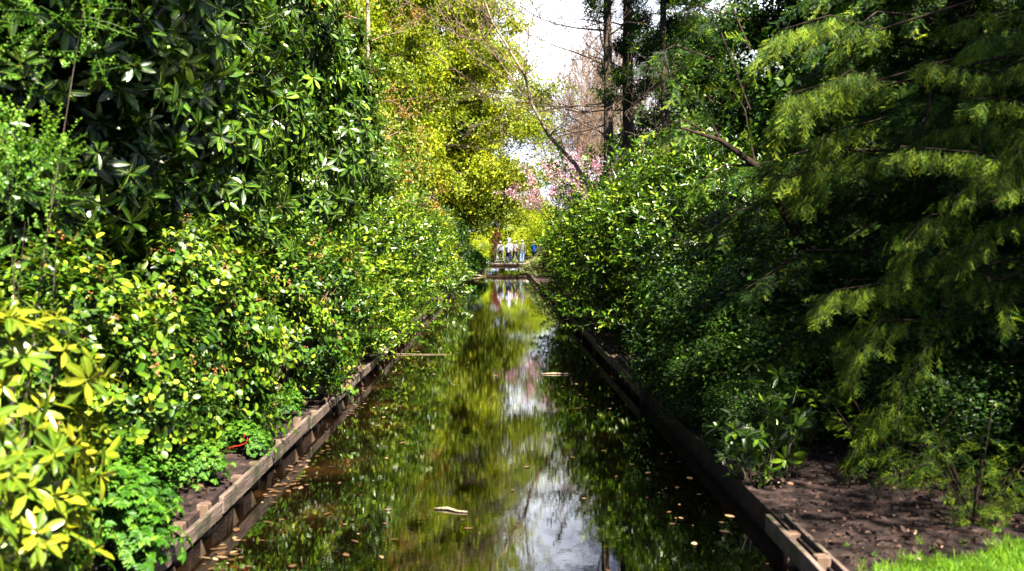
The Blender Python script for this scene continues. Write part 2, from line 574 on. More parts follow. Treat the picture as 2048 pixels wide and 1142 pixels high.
def tpl_yew(seed=0, Lm=.34, ns=8, sp=.011, nl=.022, nw=.0045, rows=2):
    random.seed(400 + seed)
    T = Tpl()
    def twig(a, d, ln, tip):
        d = Vector(d).normalized()
        side = d.cross(Vector((0, 1, 0))).normalized()
        stem_geo(T, a, a + d * ln, .0016, .15)
        k = int(ln / sp)
        V, F = [], []
        for i in range(k):
            s = (i + .5) / k
            p = a + d * ln * s
            for q in (-1, 1):
                nn = (side * q + d * .55 + Vector((0, rr(-.35, .35), 0))).normalized()
                l = nl * rr(.8, 1.1) * (1 - .4 * s ** 4)
                wv = d * nw * .5
                b = len(V)
                V += [p - wv, p + wv, p + nn * l]
                F.append((b, b + 1, b + 2))
        if V: T.add(V, F, [0] * len(V), (tip - .5) * .3)
    def P(s): return Vector((0, -.10 * s * s, s * Lm))
    for j in range(3):
        twig(P(j / 3), P((j + 1) / 3) - P(j / 3), Lm / 3, .3 + j * .35)
    for i in range(ns):
        s = (i + 1) / (ns + 1)
        q = 1 if i % 2 else -1
        twig(P(s), (q * rr(.6, .9), rr(-.3, .1), rr(.6, .9)), rr(.09, .15) * (1.15 - .6 * s) * Lm / .34, .8)
    return T.done()


def tpl_grass(seed=0):
    random.seed(500 + seed)
    T = Tpl()
    for i in range(14):
        b = Vector((rr(-.03, .03), rr(-.03, .03), 0))
        h = rr(.035, .085)
        ln = Vector((rr(-.5, .5), rr(-.5, .5), 1)).normalized()
        w_ = Vector((rr(-1, 1), rr(-1, 1), 0)).normalized() * .0022
        m = b + ln * h * .55
        tp = b + ln * h + Vector((ln.x, ln.y, -.2)) * h * .35
        T.add([b - w_, b + w_, m + w_ * .8, m - w_ * .8, tp], [(0, 1, 2), (0, 2, 3), (3, 2, 4)], [0] * 5, rr(-.2, .2))
    return T.done()


def tpl_herb(seed=0):
    """soft divided leaf fans on a stalk"""
    random.seed(600 + seed)
    T = Tpl()
    for k in range(4):
        th = 2 * PI * k / 4 + rr(-.4, .4)
        d = Vector((math.cos(th) * .7, math.sin(th) * .7, 1)).normalized()
        tip = d * rr(.12, .24)
        stem_geo(T, (0, 0, -.05), tip, .003, -.1)
        side = d.cross(Vector((0, 0, 1))).normalized()
        for i in range(9):
            a = (i - 4) / 4 * 1.7
            dd = (Vector((math.cos(th), math.sin(th), .05)) * math.cos(a) + side * math.sin(a)).normalized()
            put_leaf(T, tip - dd * .005, dd, rr(.06, .10), rr(.028, .042), .2, .25, 1, rr(-.15, .15))
    return T.done()


def scatter(name, tpls, P, D, S, base=None, parent=None, mat=None, jitter=.33, tint0=.42, rib=False, smooth=True):
    """bake shoots at points P, growing along D, scaled S, into one mesh"""
    P = np.asarray(P, float); D = np.asarray(D, float)
    n = len(P)
    S = np.broadcast_to(np.asarray(S, float), (n,))
    if base is None: base = np.full(n, tint0)
    D = D / np.maximum(np.linalg.norm(D, axis=1, keepdims=True), 1e-9)
    A = np.cross(D, RNG.normal(size=(n, 3)))
    A /= np.maximum(np.linalg.norm(A, axis=1, keepdims=True), 1e-9)
    B = np.cross(D, A)
    pick = RNG.integers(0, len(tpls), n)
    Vs, Fs, Ts, Rs = [], [], [], []
    off = 0
    for ti, T in enumerate(tpls):
        idx = np.nonzero(pick == ti)[0]
        if not len(idx): continue
        m = len(idx)
        tv = T.V
        v = (A[idx][:, None, :] * tv[None, :, 0:1] + B[idx][:, None, :] * tv[None, :, 1:2] + D[idx][:, None, :] * tv[None, :, 2:3]) * S[idx][:, None, None] + P[idx][:, None, :]
        Vs.append(v.reshape(-1, 3))
        Fs.append((T.F[None] + (np.arange(m) * len(tv))[:, None, None]).reshape(-1, 3) + off)
        lr = RNG.normal(0, jitter, (m, T.n))
        tt = base[idx][:, None] + lr[:, T.lid] * .6 + T.off[None]
        Ts.append(np.clip(tt, 0, 1).ravel())
        Rs.append(np.tile(T.rib, m))
        off += m * len(tv)
    V = np.concatenate(Vs); F = np.concatenate(Fs); tt = np.concatenate(Ts)
    me = tri_mesh(name, V, F, tt, np.concatenate(Rs) if rib else None, smooth)
    return link(name, me, parent, mat)


def lobes_points(lobes, n, sub=0.34, thick=.35, up=.35, zmin=.05, clump=True, seed=0, inner=.25):
    """points on the clumpy skin of a union of ellipsoids; some further in"""
    g = np.random.default_rng(seed + 5)
    Lb = np.array(lobes, float)
    c, r = Lb[:, :3], Lb[:, 3:6]
    area = (r[:, 0] * r[:, 1] + r[:, 1] * r[:, 2] + r[:, 0] * r[:, 2])
    ncl = max(6, int(area.sum() / (sub * sub) * 1.3)) if clump else 0
    k = g.choice(len(Lb), ncl, p=area / area.sum())
    u = g.normal(size=(ncl, 3)); u /= np.linalg.norm(u, axis=1, keepdims=True)
    cc = c[k] + u * r[k] * g.uniform(.72, 1.0, (ncl, 1))
    cr = sub * g.uniform(.6, 1.35, ncl)
    ctint = g.normal(0, .12, ncl)
    cn = u / r[k]; cn /= np.linalg.norm(cn, axis=1, keepdims=True)
    j = g.choice(ncl, n * 3, p=cr ** 2 / (cr ** 2).sum())
    v = g.normal(size=(n * 3, 3)) + cn[j] * .7
    v /= np.linalg.norm(v, axis=1, keepdims=True)
    p = cc[j] + v * (cr[j] * g.uniform(1 - thick, 1.05, n * 3))[:, None]
    # keep the ones not deep inside any lobe
    q = np.min(np.linalg.norm((p[:, None] - c[None]) / r[None], axis=2), axis=1)
    keep = (p[:, 2] > zmin) & ((q > .62) | (g.random(n * 3) < inner))
    p, v, j = p[keep][:n], v[keep][:n], j[keep][:n]
    D = v * .6 + cn[j] * .5 + np.array([0, 0, up]) + g.normal(0, .22, p.shape)
    return p, D, ctint[j], cc


def stems(lobes, cc, nst=6, r0=.03, mat=None, parent=None, name='stem', maxc=60, spread=.25, z0=0.0):
    mb = MB()
    Lb = np.array(lobes, float)
    base = [Vector((rr(-spread, spread) + Lb[:, 0].mean(), rr(-spread, spread) + Lb[:, 1].mean(), z0)) for _ in range(nst)]
    cc = [Vector(x) for x in cc]
    random.shuffle(cc)
    for i, c in enumerate(cc[:maxc]):
        b = base[i % nst]
        mid = b.lerp(c, .5) + Vector((rr(-.1, .1), rr(-.1, .1), rr(0, .25) * (c - b).length * .4))
        d = min(1, (c - b).length / 2)
        mb.tube([b, b.lerp(mid, .6) + Vector((0, 0, .05)), mid, mid.lerp(c, .6), c], [r0, r0 * .8, r0 * .5, r0 * .35, r0 * .15], 5, False)
    return mb.build(name, mat, parent, True)


# ------------------------------------------------------------------ templates used
T_WH = [tpl_whorl(n, .15, .046, 2, i) for i, n in enumerate((8, 9, 10, 7))]
T_WHL = [tpl_whorl(n, .15, .048, 1, 10 + i) for i, n in enumerate((8, 9, 10, 7))]
T_LA = [tpl_shoot(13, .115, .036, .36, 1, i) for i in range(4)]
T_LB = [tpl_shoot(12, .09, .034, .26, 1, 10 + i) for i in range(4)]
T_PH = [tpl_shoot(11, .085, .034, .20, 2, 20 + i, .5) for i in range(4)]
T_SM = [tpl_cluster(18, .055, .038, .14, 1, i) for i in range(4)]
T_SH = [tpl_shoot(16, .042, .026, .34, 1, 30 + i, .5) for i in range(4)]
T_FAR = [tpl_cluster(22, .15, .09, .42, 0, 10 + i) for i in range(4)]
T_FARF = [tpl_cluster(22, .17, .10, .5, 0, 20 + i, .35) for i in range(4)]
T_DK = [tpl_cluster(16, .11, .06, .26, 0, 30 + i) for i in range(4)]
T_PK = [tpl_cluster(16, .11, .075, .26, 0, 40 + i) for i in range(4)]
T_BUD = [tpl_cluster(12, .018, .012, .03, 0, 50 + i) for i in range(3)]
T_YW = [tpl_yew(i) for i in range(4)]
T_YC = [tpl_yew(10 + i, .42, 9, .019, .034, .013) for i in range(4)]
T_CF = [tpl_cluster(26, .15, .032, .26, 0, 60 + i, .6) for i in range(4)]
T_GR = [tpl_grass(i) for i in range(5)]
T_HB = [tpl_herb(i) for i in range(4)]


def shrub_proto(name, lobes, n, tpls, mat, size=1.0, smat='twig', seed=0, sub=.34, up=.35, tint=.45, rib=False, nst=6, r0=.03, extra=None, part='foliage', jitter=.33, thick=.35, inner=.25, maxc=60, z0=0.0):
    random.seed(seed + 900)
    root = empty(name)
    p, D, ct, cc = lobes_points(lobes, n, sub, thick, up, seed=seed, inner=inner)
    g = np.random.default_rng(seed)
    S = size * g.uniform(.75, 1.25, len(p))
    scatter(part, tpls, p, D, S, base=tint + ct, parent=root, mat=M[mat], jitter=jitter, rib=rib)
    stems(lobes, cc, nst, r0, M[smat], root, 'stem', maxc, z0=z0)
    if extra:
        extra(root, p, D, g)
    return root


def use(proto, loc, sc, rz, label, cat, group=None, first=[]):
    if proto in first:
        o = copy_tree(proto)
    else:
        o = proto
        first.append(proto)
    o.location = loc
    o.scale = sc if hasattr(sc, '__len__') else (sc, sc, sc)
    o.rotation_euler = (0, 0, rz)
    for k in ('label', 'category', 'group', 'kind'):
        if k in o: del o[k]
    tag(o, label, cat, group)
    return o


GZ = 0.22          # bank level
XL, XR = -1.98, 1.77

# ------------------------------------------------------------------ ground + water
def make_ground():
    """one sheet with the canal sunk into it"""
    xs = [-400, -120, -60, -30, -18, -12, -9, -7, -5.5, -4.5, -3.8, -3.2, -2.7, -2.35, XL - .08, XL - .06, XR + .06, XR + .08, 2.1, 2.5, 3, 3.6, 4.4, 5.4, 6.6, 8, 10, 13, 18, 30, 60, 120, 400]
    ys = [-200, -60, -20, -8, 0] + [2 + i * .8 for i in range(14)] + [14, 16, 18, 21, 24, 28, 32, 37, 42, 48, 54, 60, 66, 72, 78, 84, 90, 93.9, 94, 98, 104, 112, 125, 150, 200, 400, 900]
    V, F = [], []
    for j, y in enumerate(ys):
        for i, x in enumerate(xs):
            inside = XL - .07 < x < XR + .07 and y <= 93.95
            bed = XL - .07 < x < XR + .07
            if inside: z = -.9
            else:
                d = max(0, min(abs(x - XL), abs(x - XR)) - .3)
                z = GZ - .03 + min(.25, d * .05) * (0.5 + .5 * math.sin(x * 1.7 + y * .6)) + .03 * math.sin(y * 1.3 + x)
                if abs(x) < 2.2: z = GZ - .04
                if y > 94 and abs(x) < 8: z = GZ + .1
            V.append((x, y, z))
    nx = len(xs)
    for j in range(len(ys) - 1):
        for i in range(nx - 1):
            F.append((j * nx + i, j * nx + i + 1, (j + 1) * nx + i + 1, (j + 1) * nx + i))
    me = bpy.data.meshes.new('ground')
    me.from_pydata(V, [], F)
    o = link('ground', me, None, M['soil'])
    o['kind'] = 'structure'


make_ground()
me = bpy.data.meshes.new('water')
me.from_pydata([(XL - .05, -60, 0), (XR + .05, -60, 0), (XR + .05, 93.98, 0), (XL - .05, 93.98, 0)], [], [(0, 1, 2, 3)])
link('water', me, None, M['water'])['kind'] = 'structure'

# lawn at lower right: a strip whose far edge runs (1.9,5.35) -> (3.2,6.0) -> (9,8.6)
lawn_edge = [(1.93, 5.2), (2.3, 5.4), (2.75, 5.56), (3.2, 5.8), (4.2, 6.05), (6, 6.9), (9, 8.3)]
V = [(x, y, GZ + .035) for x, y in lawn_edge] + [(x, -6, GZ + .035) for x, y in lawn_edge]
k = len(lawn_edge)
me = bpy.data.meshes.new('lawn')
me.from_pydata(V, [], [(i, i + k, i + k + 1, i + 1) for i in range(k - 1)])
link('lawn', me, None, M['lawn'])['kind'] = 'structure'


def edge_y(x):
    for (a, b), (c, d) in zip(lawn_edge, lawn_edge[1:]):
        if a <= x <= c: return b + (d - b) * (x - a) / (c - a)
    return -99


P = []
g = np.random.default_rng(3)
while len(P) < 9000:
    x, y = g.uniform(1.93, 5.2), g.uniform(3.4, 7)
    e = edge_y(x) + g.normal(0, .06) + (.12 * math.sin(x * 9) + .07 * math.sin(x * 23)) * .5 + (g.random() < .03) * g.uniform(0, .6)
    if y < e: P.append((x, y, GZ + .03))
P = np.array(P)
D = np.tile([0, 0, 1.0], (len(P), 1)) + g.normal(0, .12, P.shape)
o = scatter('grass', T_GR, P, D, g.uniform(.5, 1.1, len(P)), parent=None, mat=M['grass'], tint0=.5, jitter=.3)
tag(o, 'bright green grass blades along the edge of the soil bank', 'grass', kind='stuff')


# leaf litter on the banks
def litter():
    T = [tpl_cluster(1, .06, .04, .001, 1, 70 + i) for i in range(5)]
    P = []
    g = np.random.default_rng(9)
    for _ in range(16000):
        y = 4.5 + 15 * g.random() ** 1.4
        x = g.uniform(XR + .12, 7) if g.random() < .75 else -g.uniform(-XL + .12, 4)
        if x > 0 and y < edge_y(x) - .02 and x > 1.93: 
            if g.random() > .03: continue
        P.append((x, y, GZ + .03 + g.uniform(0, .03)))
    P = np.array(P)
    D = np.tile([0, 0, 1.0], (len(P), 1)) + g.normal(0, .35, P.shape)
    o = scatter('leaf_litter', T, P, D, g.uniform(.25, .85, len(P)), mat=M['litter'], jitter=.4)
    tag(o, 'brown dead leaves littering the soil under the bushes', 'leaf litter', kind='stuff')


litter()


def floating():
    T = [tpl_cluster(1, .06, .035, .001, 1, 80 + i) for i in range(5)]
    # make them flat
    for t in T: t.V[:, 2] *= .1
    g = np.random.default_rng(21)
    P = []
    for _ in range(420):
        y = 4.5 + 22 * g.random() ** 1.6
        s = g.random()
        if s < .3: y = [6.4, 8.3, 9.1, 12.2][int(g.random() * 4)] + g.normal(0, .3); x = XL + .1 + abs(g.normal(0, .12))
        elif s < .6: x = XL + .1 + abs(g.normal(0, .55))
        elif s < .8: x = XR - .1 - abs(g.normal(0, .3))
        else: x = g.uniform(XL + .1, XR - .1)
        if XL + .08 < x < XR - .08: P.append((x, y, .006))
    P = np.array(P)
    D = np.tile([0, 0, 1.0], (len(P), 1)) + g.normal(0, .02, P.shape)
    o = scatter('floating_leaves', T, P, D, g.uniform(.5, 1.5, len(P)), mat=M['float'], jitter=.4)
    tag(o, 'brown dead leaves and petals floating on the dark canal water', 'leaf litter', kind='stuff')


floating()

# floating sticks
for (p0, p1, r, lab) in (((1085, 748, 15.4), (1142, 750, 15.4), .018, 'pale bare stick floating in the middle of the canal'),
                         ((868, 1024, 7.5), (935, 1030, 7.4), .012, 'short pale stick floating near the bottom of the canal'),
                         ((735, 710, 18.2), (900, 711, 18.2), .006, 'long thin twig floating across the canal in front of the pink reflection')):
    a, b = at(*p0), at(*p1)
    a.z = b.z = .008
    mb = MB()
    m1 = a.lerp(b, .4) + Vector((0, .03, .004))
    mb.tube([a, m1, a.lerp(b, .7) + Vector((0, -.01, .0)), b], [r * .6, r, r * .8, r * .4], 6)
    tag(mb.build('floating_stick', M['bark_l'], None, True), lab, 'stick', 'sticks floating on the canal')

# ------------------------------------------------------------------ revetments (timber bank edging)
def revetment(name, x, side, y0, y1, label, post_step, double=True, zt=GZ, cross=False, board_dark=True):
    """side=-1: left bank (water to its right)"""
    root = empty(name, (x, y0, 0))
    tag(root, label, 'bank edging', 'timber edgings of the canal')
    s = side
    random.seed(int(y0 * 10) + 3)
    y = y0
    while y < y1 - .2:
        ln = min(rr(2.6, 3.4), y1 - y)
        mb = MB()
        mb.box((rr(-.012, .012), y - y0 + ln / 2, zt - .055 + rr(-.02, .016)), (.035, ln - rr(.006, .03), rr(.10, .135)), rx=rr(-.009, .009), rz=rr(-.006, .006))
        mb.build('plank', M['wood'], root, bevel=.004)
        if double:
            mb = MB()
            mb.box((s * .125, y - y0 + ln / 2, zt - .05 + rr(-.01, .01)), (.03, ln - .01, .11))
            mb.build('back_plank', M['wood'], root, bevel=.004)
        y += ln
    y = y0 + .12
    while y < y1:
        h = rr(-.035, .05)
        mb = MB()
        mb.box((s * .063, y - y0, (zt + h - .7) / 2), (.082, .085, zt + h + .7), rz=rr(-.06, .06), rx=rr(-.02, .02))
        mb.build('post', M['post'], root, bevel=.006)
        y += post_step * rr(.65, 1.35)
    if board_dark:
        mb = MB()
        y = y0 + .02
        while y < y1:
            wd = rr(.13, .19)
            mb.box((s * .20, y - y0 + wd / 2, -.28 + rr(-.01, .01)), (.028, wd - .008, .86 + rr(-.03, .03)), rz=rr(-.03, .03))
            y += wd
        mb.build('backing_board', M['wood_v'], root)
    return root


revetment('timber_bank_edging', XL, -1, 4.2, 20.0, 'weathered plank edging on posts along the near left bank', .72, False)
revetment('timber_bank_edging', XL, -1, 20.0, 66.0, 'far stretch of left bank edging leading to the footbridge', .95)
revetment('timber_bank_edging', XR, 1, 4.0, 6.55, 'short sunlit double rail edging beside the grass at lower right', .55)
revetment('timber_bank_edging', XR, 1, 12.6, 22.0, 'shaded timber edging under the laurels on the right bank', .8)
revetment('timber_bank_edging', XR, 1, 22.0, 66.0, 'far right bank edging hidden below overhanging laurels', 1.4)


# ------------------------------------------------------------------ shrub prototypes
def lob(H, R, n=7, seed=0, low=.25, skew=(0, 0)):
    """a bush as several overlapping lobes, footprint radius R, height H"""
    g = random.Random(seed)
    o = [(0, 0, H * .45, R * .8, R * .8, H * .45)]
    for i in range(n):
        th = 2 * PI * i / n + g.uniform(-.3, .3)
        z = H * g.uniform(low, .85)
        q = R * g.uniform(.35, .6) * (1.1 - .35 * z / H)
        r = R * g.uniform(.38, .6)
        o.append((math.cos(th) * q, math.sin(th) * q, z, r, r, min(H * .26, r * 1.1)))
    return o


# tall dark rhododendrons: 6 m high, 1.9 m radius
RH1 = shrub_proto('rhododendron_bush', lob(6, 1.75, 16, 1, .08), 3400, T_WH, 'rhodo', 1.15, 'bark', 1, .42, .3, .42, True, 7, .05, maxc=90)
RH2 = shrub_proto('rhododendron_bush', lob(6, 1.75, 16, 2, .08), 3400, T_WH, 'rhodo', 1.1, 'bark', 2, .42, .3, .48, True, 7, .05, maxc=90)
tall = [
    (RH1, (-4.45, 7.6, GZ), (1.0, 1.0, .95), .4, 'tall dark rhododendron rising at the left edge behind the hedge branches'),
    (RH2, (-4.2, 10.2, GZ), (1.0, 1.05, 1.05), 2.2, 'deeply shaded rhododendron second from the left above the budding shrubs'),
    (RH1, (-4.15, 13.0, GZ), (1.05, 1.05, 1.15), 3.6, 'glossy rhododendron in the middle of the left wall, leaves fanned downwards'),
    (RH2, (-4.1, 15.8, GZ), (1.05, 1.05, 1.25), 5.0, 'tallest sunlit rhododendron of the left wall reaching the picture top'),
    (RH1, (-4.15, 18.8, GZ), (1.0, 1.05, 1.12), 1.3, 'sunlit rhododendron just left of the copper leaved shrub'),
    (RH2, (-4.2, 21.8, GZ), (1.0, 1.0, .86), 2.9, 'farthest and lowest rhododendron of the left wall'),
]
for pr, loc, sc, rz, lab in tall:
    use(pr, loc, sc, rz, lab, 'bush', 'tall rhododendrons forming the left wall')

# near yellow-green rhododendron, lower left
YR = shrub_proto('yellow_rhododendron', lob(1.45, .62, 7, 5, .3), 300, T_WH, 'rhodo_y', .82, 'twig_g', 5, .22, .3, .55, True, 4, .012)
use(YR, (-2.62, 4.75, GZ), (1.0, 1.05, .95), 1.0, 'yellow-green rhododendron with broad sunlit leaves at lower left corner', 'bush', 'yellow rhododendrons by the near left bank')
use(YR, (-2.45, 3.75, GZ), (.85, .85, 1.12), 3.0, 'blurred dark green rhododendron right at the left picture edge', 'bush', 'yellow rhododendrons by the near left bank')

# herbs
HB = shrub_proto('bank_herb', [(0, 0, .12, .35, .5, .22), (.1, .3, .15, .25, .25, .28), (-.1, -.3, .15, .25, .3, .25)], 150, T_HB, 'herb', .85, 'twig_g', 8, .14, .9, .5, nst=5, r0=.006, maxc=20)
for i, (x, y, s, lab) in enumerate((
        (-2.52, 4.9, .8, 'low bright green herb clump at the very bottom of the left bank'),
        (-2.5, 5.6, .85, 'fresh green herb clump spilling over the nearest plank'),
        (-2.42, 6.5, .65, 'leafy herb clump below the red twig on the left bank'),
        (-2.38, 7.4, .5, 'small herb clump in shade at the foot of the budding shrub'),
        (-2.25, 8.6, .42, 'herb tuft leaning over the plank below the second budding shrub'),
        (-2.25, 10.4, .4, 'herb tuft at the plank where the edging turns dark'))):
    use(HB, (x, y, GZ), (s, s, s), i * 1.9, lab, 'plant', 'low herbs on the banks')


# budding shrubs (C)
def buds(root, p, D, g):
    k = g.choice(len(p), min(230, len(p)), replace=False)
    Dn = D[k] / np.linalg.norm(D[k], axis=1, keepdims=True)
    k = k[Dn[:, 2] > .35]
    Dn = D[k] / np.linalg.norm(D[k], axis=1, keepdims=True)
    scatter('flower_buds', T_BUD, p[k] + Dn * .2, Dn, g.uniform(.9, 1.6, len(k)), parent=root, mat=M['bud'])


PH = shrub_proto('budding_shrub', lob(1.5, 1.0, 9, 11, .12), 1150, T_PH, 'photinia', 1.1, 'twig', 11, .26, .6, .5, extra=buds, r0=.015)
for i, (x, y, s, h, lab) in enumerate((
        (-3.25, 7.2, 1.0, 1.0, 'lime green budding shrub behind the yellow rhododendron'),
        (-3.0, 9.2, .95, 1.05, 'budding shrub with pinkish flower buds above the middle of the near edging'),
        (-2.62, 11.3, .95, .98, 'budding shrub drooping its leaves over the dark gap in the edging'),
        (-2.75, 13.4, .95, 1.15, 'farthest budding shrub at the foot of the glossy rhododendron'))):
    use(PH, (x, y, GZ), (s, s, h), i * 1.7, lab, 'bush', 'budding shrubs along the near left bank')

# small leaved hedge branches upper left (E)
c1, c2, c3, c4 = at(20, 270, 5.6), at(70, 340, 5.8), at(180, 60, 6.4), at(100, 100, 6.2)
base = Vector((-4.4, 5.2, GZ))
lbs = []
for c, r in ((at(0, 250, 5.6), .33), (at(60, 300, 5.7), .26), (at(110, 330, 5.8), .17), (at(10, 380, 5.6), .26), (at(50, 430, 5.7), .14), (at(30, 480, 5.7), .12), (at(130, 20, 6.3), .28), (at(190, 90, 6.4), .17), (at(70, 100, 6.2), .13), (at(150, 130, 6.4), .13), (at(-190, 250, 5.8), .45), (at(-230, 60, 6), .45)):
    q = c - base
    r *= .7
    lbs.append((q.x, q.y, q.z, r, r * 1.1, r * .75))
HG = shrub_proto('hedge_tree', lbs, 480, T_SH, 'hedge', .6, 'bark', 15, .12, .1, .72, nst=1, r0=.010, maxc=7, inner=.9)
use(HG, base, 1, 0, 'small leaved tree with sunlit drooping branches at upper left edge', 'tree')

# low laurels along the left bank (I)
LL = shrub_proto('laurel_bush', lob(2.4, 1.1, 9, 21, .12), 900, T_LA, 'laurel', 1.2, 'twig', 21, .3, .5, .55, r0=.02)
LL2 = shrub_proto('laurel_bush', lob(2.4, 1.1, 9, 22, .12), 1000, T_LB, 'laurel', 1.3, 'twig', 22, .3, .5, .62, r0=.02)
low = [
    (LL2, -2.85, 15.3, 1.0, .72, 'low laurel right after the budding shrubs on the left bank'),
    (LL, -2.9, 17.3, 1.0, .85, 'laurel with yellow shoot tips leaning over the edging where it turns dark'),
    (LL2, -2.95, 19.6, 1.05, .95, 'laurel under the farthest rhododendrons, close to the water edge'),
    (LL, -3.0, 22.0, 1.1, 1.0, 'bright laurel with pale glossy leaves in the middle of the left bank'),
    (LL2, -3.1, 24.8, 1.15, 1.1, 'rounded laurel left of the canal, halfway to the footbridge'),
    (LL, -3.2, 28.0, 1.2, 1.15, 'laurel behind the rounded one, halfway to the footbridge'),
    (LL2, -3.2, 31.5, 1.2, 1.1, 'broad laurel of the left bank below the copper tinted shrubs'),
    (LL, -3.3, 35.5, 1.3, 1.1, 'yellowish laurel of the left bank below the big fresh tree'),
    (LL2, -3.4, 40.0, 1.4, 1.1, 'laurel on the left bank where the shade begins'),
]
for i, (pr, x, y, s, h, lab) in enumerate(low):
    use(pr, (x, y, GZ), (s, s, h), i * 2.3, lab, 'bush', 'laurels along the left bank')

# spring shrubs with coppery new leaves (G)
GX = shrub_proto('spring_shrub', lob(5, 2.0, 13, 31, .1), 2100, T_SM, 'mix', 1.9, 'bark', 31, .5, .4, .5, r0=.05, maxc=90)
for i, (x, y, s, h, lab) in enumerate((
        (-4.3, 25.5, .85, 1.0, 'spring shrub with orange young leaves beside the pale thin trunk'),
        (-4.5, 30.0, 1.0, 1.18, 'tall spring shrub of green and copper leaves right of the pale trunk'),
        (-4.6, 35.5, 1.05, 1.1, 'spring shrub glowing yellow at the centre left'),
        (-4.8, 41.5, 1.1, .95, 'spring shrub with tan new leaves under the big fresh tree'),
        (-4.6, 48.0, 1.1, .8, 'far spring shrub above the shaded left corner of the canal'))):
    use(GX, (x, y, GZ), (s, s, h), i * 1.3, lab, 'bush', 'spring shrubs on the left')

# dark corner shrubs before the bridge
DK = shrub_proto('evergreen_bush', lob(3.0, 1.4, 9, 41, .1), 1300, T_DK, 'dtree', 1.0, 'bark', 41, .4, .4, .5, r0=.03)
for i, (x, y, s, h, lab) in enumerate((
        (-3.6, 46.0, 1.0, .85, 'dark evergreen bush in shade on the left bank near the corner'),
        (-3.3, 52.0, 1.15, 1.2, 'darkest evergreen bush left of the footbridge'),
        (-3.6, 59.0, 1.2, 1.2, 'evergreen bush behind the bank corner left of the footbridge'),
        (-4.4, 66.0, 1.3, 1.0, 'evergreen bush beside the left end of the footbridge'))):
    use(DK, (x, y, GZ), (s, s, h), i * 1.3, lab, 'bush', 'dark evergreens before the footbridge')
use(DK, (5.5, 4.9, GZ), (.8, .8, .8), .5, 'unseen evergreen bush added outside the lower right corner to shade the soil', 'bush', 'unseen bushes added for their shade')  # out of view, added low to keep sun off the soil
use(DK, (5.0, 6.7, GZ), (.75, .75, .7), 1.5, 'second unseen evergreen bush added outside the right edge to shade the soil', 'bush', 'unseen bushes added for their shade')  # likewise unseen, added to shade the ground farther back
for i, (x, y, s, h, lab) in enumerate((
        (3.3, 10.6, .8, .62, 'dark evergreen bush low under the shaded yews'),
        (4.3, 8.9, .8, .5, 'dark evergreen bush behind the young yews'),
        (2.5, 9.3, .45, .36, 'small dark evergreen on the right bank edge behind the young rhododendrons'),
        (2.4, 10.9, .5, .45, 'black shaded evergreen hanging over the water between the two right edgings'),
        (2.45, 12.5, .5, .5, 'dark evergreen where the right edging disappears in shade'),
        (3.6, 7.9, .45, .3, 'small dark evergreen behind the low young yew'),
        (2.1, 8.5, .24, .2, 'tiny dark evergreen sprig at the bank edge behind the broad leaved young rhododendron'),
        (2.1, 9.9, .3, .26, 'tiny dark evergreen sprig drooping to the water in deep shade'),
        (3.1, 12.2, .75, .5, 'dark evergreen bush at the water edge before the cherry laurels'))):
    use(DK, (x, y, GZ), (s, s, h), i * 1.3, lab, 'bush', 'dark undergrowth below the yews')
use(HB, (-2.3, 58, GZ), (2.0, 3.5, 2.4), .2, 'light green plants on the bank at the end of the left edging', 'plant', 'low herbs on the banks')
use(HB, (-2.0, 68, GZ), (2.2, 2.2, 2.6), .8, 'light green plants against the left end of the footbridge', 'plant', 'low herbs on the banks')

# right laurel hedge (L)
LR = shrub_proto('cherry_laurel', lob(3.6, 1.5, 15, 51, .04), 1700, T_LA, 'laurel', 1.25, 'bark', 51, .34, .5, .46, r0=.03, maxc=80)
LR2 = shrub_proto('cherry_laurel', lob(3.6, 1.5, 15, 52, .04), 1800, T_LB, 'laurel', 1.35, 'bark', 52, .34, .5, .5, r0=.03, maxc=80)
for i, (pr, x, y, s, h, lab) in enumerate((
        (LR, 3.2, 13.6, .8, .62, 'nearest cherry laurel on the right, half in the shade of the yews'),
        (LR, 3.1, 16.8, .95, .85, 'cherry laurel with long shoots of pale glossy leaves'),
        (LR2, 3.0, 20.3, 1.05, .95, 'cherry laurel leaning over the water below the ivy trunks'),
        (LR2, 3.1, 24.0, 1.15, .86, 'rounded cherry laurel overhanging farthest into the canal'),
        (LR, 3.2, 28.5, 1.15, .72, 'cherry laurel behind the rounded overhanging one'),
        (LR2, 3.6, 33.5, 1.15, .60, 'cherry laurel in front of the pink magnolia'),
        (LR, 4.1, 39.5, 1.2, .54, 'cherry laurel under the leaning bare branch'),
        (LR2, 4.8, 47.0, 1.3, .50, 'farthest cherry laurel, near the pale shrub by the footbridge'),
        (LR, 6.0, 22.0, 1.4, 1.0, 'back row cherry laurel behind the one leaning over the water'),
        (LR2, 6.8, 28.5, 1.4, 1.08, 'back row cherry laurel under the ivy trunks'),
        (LR, 7.4, 36.5, 1.6, 1.0, 'farthest back row cherry laurel behind the ivy trunks'))):
    use(pr, (x, y, GZ), (s, s, h), i * 1.9, lab, 'bush', 'cherry laurels of the right bank')

# pale shrub at the right end of the bridge
PV = shrub_proto('variegated_shrub', lob(1.9, 1.0, 8, 61, .1), 900, T_SM, 'pale', 1.1, 'twig', 61, .28, .4, .5, r0=.02, jitter=.5)
use(PV, (3.45, 62.0, GZ), (1.0, 1.2, 1.0), 0, 'pale cream and green shrub covering the right end of the footbridge', 'bush', 'variegated shrubs')
use(PV, (4.2, 57.0, GZ), (1.3, 1.3, 1.25), 2, 'variegated shrub with orange tips right of the blue raincoat', 'bush', 'variegated shrubs')

